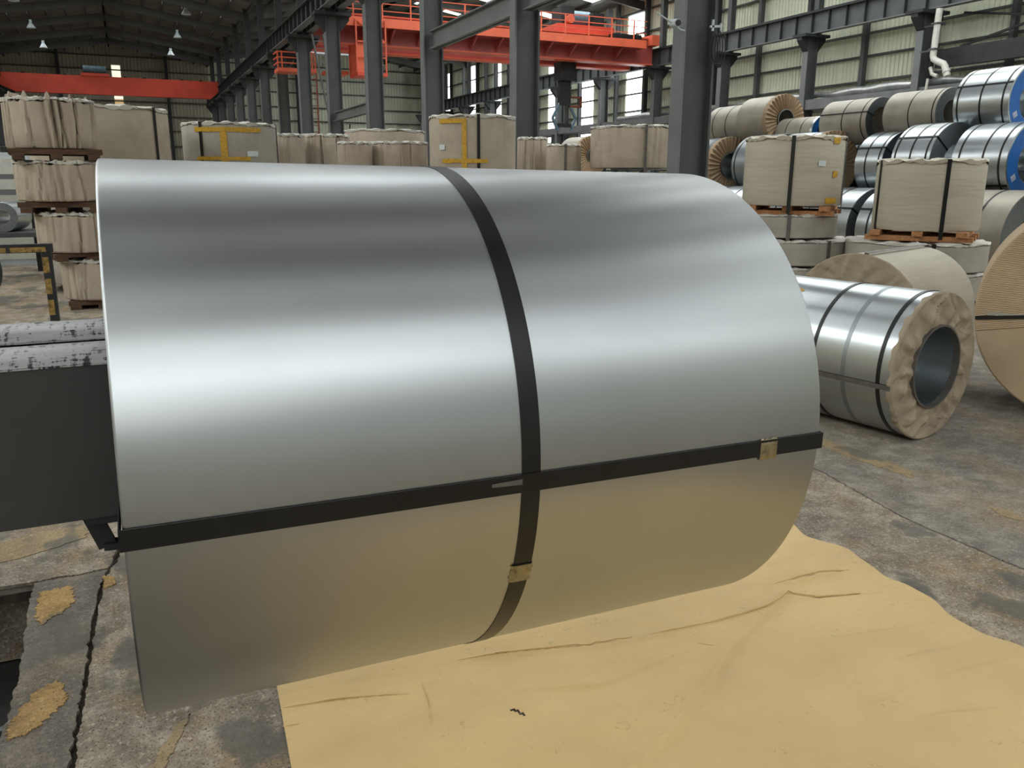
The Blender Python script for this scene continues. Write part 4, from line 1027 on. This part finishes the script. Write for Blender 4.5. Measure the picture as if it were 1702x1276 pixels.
def ladder(name, label, p, q, w_, m, step=.3):
    o = empty(name, p); tag(o, label, 'ladder'); p_, q_ = Vector((0, 0, 0)), Vector(q)-Vector(p)
    for s_ in (-1, 1): MB().bar(p_+Vector((s_*w_/2, 0, 0)), q_+Vector((s_*w_/2, 0, 0)), .07, .05).build('rail', m, o)
    L = q_.length; n = int(L/step); rm = MB().bar((-w_/2, 0, 0), (w_/2, 0, 0), .035, .035).mesh('rung', m)
    for k in range(1, n):
        r_ = bpy.data.objects.new('rung', rm); COL.objects.link(r_); r_.parent = o; r_.location = q_*(k/n)
    return o
ladder('access_ladder', 'rust-brown ladder beside the rust-red post under the orange platform', (8.75, 43.0, 0), (8.85, 43.3, 6.55), .42, M_RUST)
ladder('access_ladder', 'steep grey ladder leaning to the crane girder by the middle columns', (10.3, 42.0, 0), (8.6, 40.5, 7.9), .5, M_COLM_L)
ladder('access_ladder', 'dark caged ladder in front of the narrow yellow-lit window strip', (10.6, 45.5, 0), (10.9, 45.4, 4.3), .5, M_MACH)
# CCTV camera on the big column
cc = empty('security_camera', (7.68, 10.85, 3.68)); tag(cc, 'small white security camera on an arm of the big grey column', 'security camera')
MB().tube([(.05, .0, -.01), (-.02, 0, .0), (-.22, 0, .1), (-.45, 0, .2)], .012, 8).build('bracket', M_LAMP, cc)
MB().tube([(-.14, -.1, .07), (-.14, .06, .09)], .055, 14).build('camera_body', M_LAMP, cc)
MB().tube([(-.14, -.115, .07), (-.14, -.1, .07)], .045, 14).build('lens', M_MACH, cc)
cb = MB()
for k in range(4):
    pts = [(8.22+.05*k+.07*math.cos(a), 10.78, 3.45-.0*k+.22*math.sin(a)) for a in [i*PI/8 for i in range(17)]]; cb.tube(pts, .008, 6, False)
o = cb.build('cable_loop', M_MACH); tag(o, 'coiled black cable hanging on the big grey column', 'cable')
o = empty('wall_antenna', (8.25, 10.8, 3.75)); tag(o, 'small white antenna bracket above the coiled cable on the column', 'antenna')
MB().bar((-.1, 0, 0), (.12, 0, .02), .03, .03).bar((-.05, 0, -.06), (-.05, 0, .1), .03, .03).bar((.1, 0, -.05), (.1, 0, .06), .025, .025).build('bracket_arm', M_LAMP, o)
# ---- hanging high-bay lamps in the left hall
LP = [(-5.0, 60, 11.6), (-5.0, 70, 11.6), (-5.0, 80, 11.6), (4.5, 60, 11.6), (4.5, 70, 11.6), (4.5, 80, 11.6)]
names = ['nearest', 'middle', 'farthest']
for i, (x, y, z) in enumerate(LP):
    o = empty('high_bay_lamp', (x, y, z)); tag(o, '%s white high-bay lamp hanging from the %s roof slope of the left hall' % (names[i % 3], 'left' if i < 3 else 'right'), 'ceiling lamp', 'high-bay lamps in the left hall')
    MB().add([(.1*math.cos(k*PI/8), .1*math.sin(k*PI/8), .3) for k in range(16)]+[(.3*math.cos(k*PI/8), .3*math.sin(k*PI/8), -.05) for k in range(16)], [(k, k+16, (k+1) % 16+16, (k+1) % 16) for k in range(16)], True).build('lamp_shade', M_LAMP, o)
    MB().tube([(0, 0, .25), (0, 0, .5)], .1, 10).build('driver_box', M_LAMP, o)
    MB().bar((0, 0, .5), (0, 0, .74), .02, .02).build('suspension_rod', M_MACH, o)
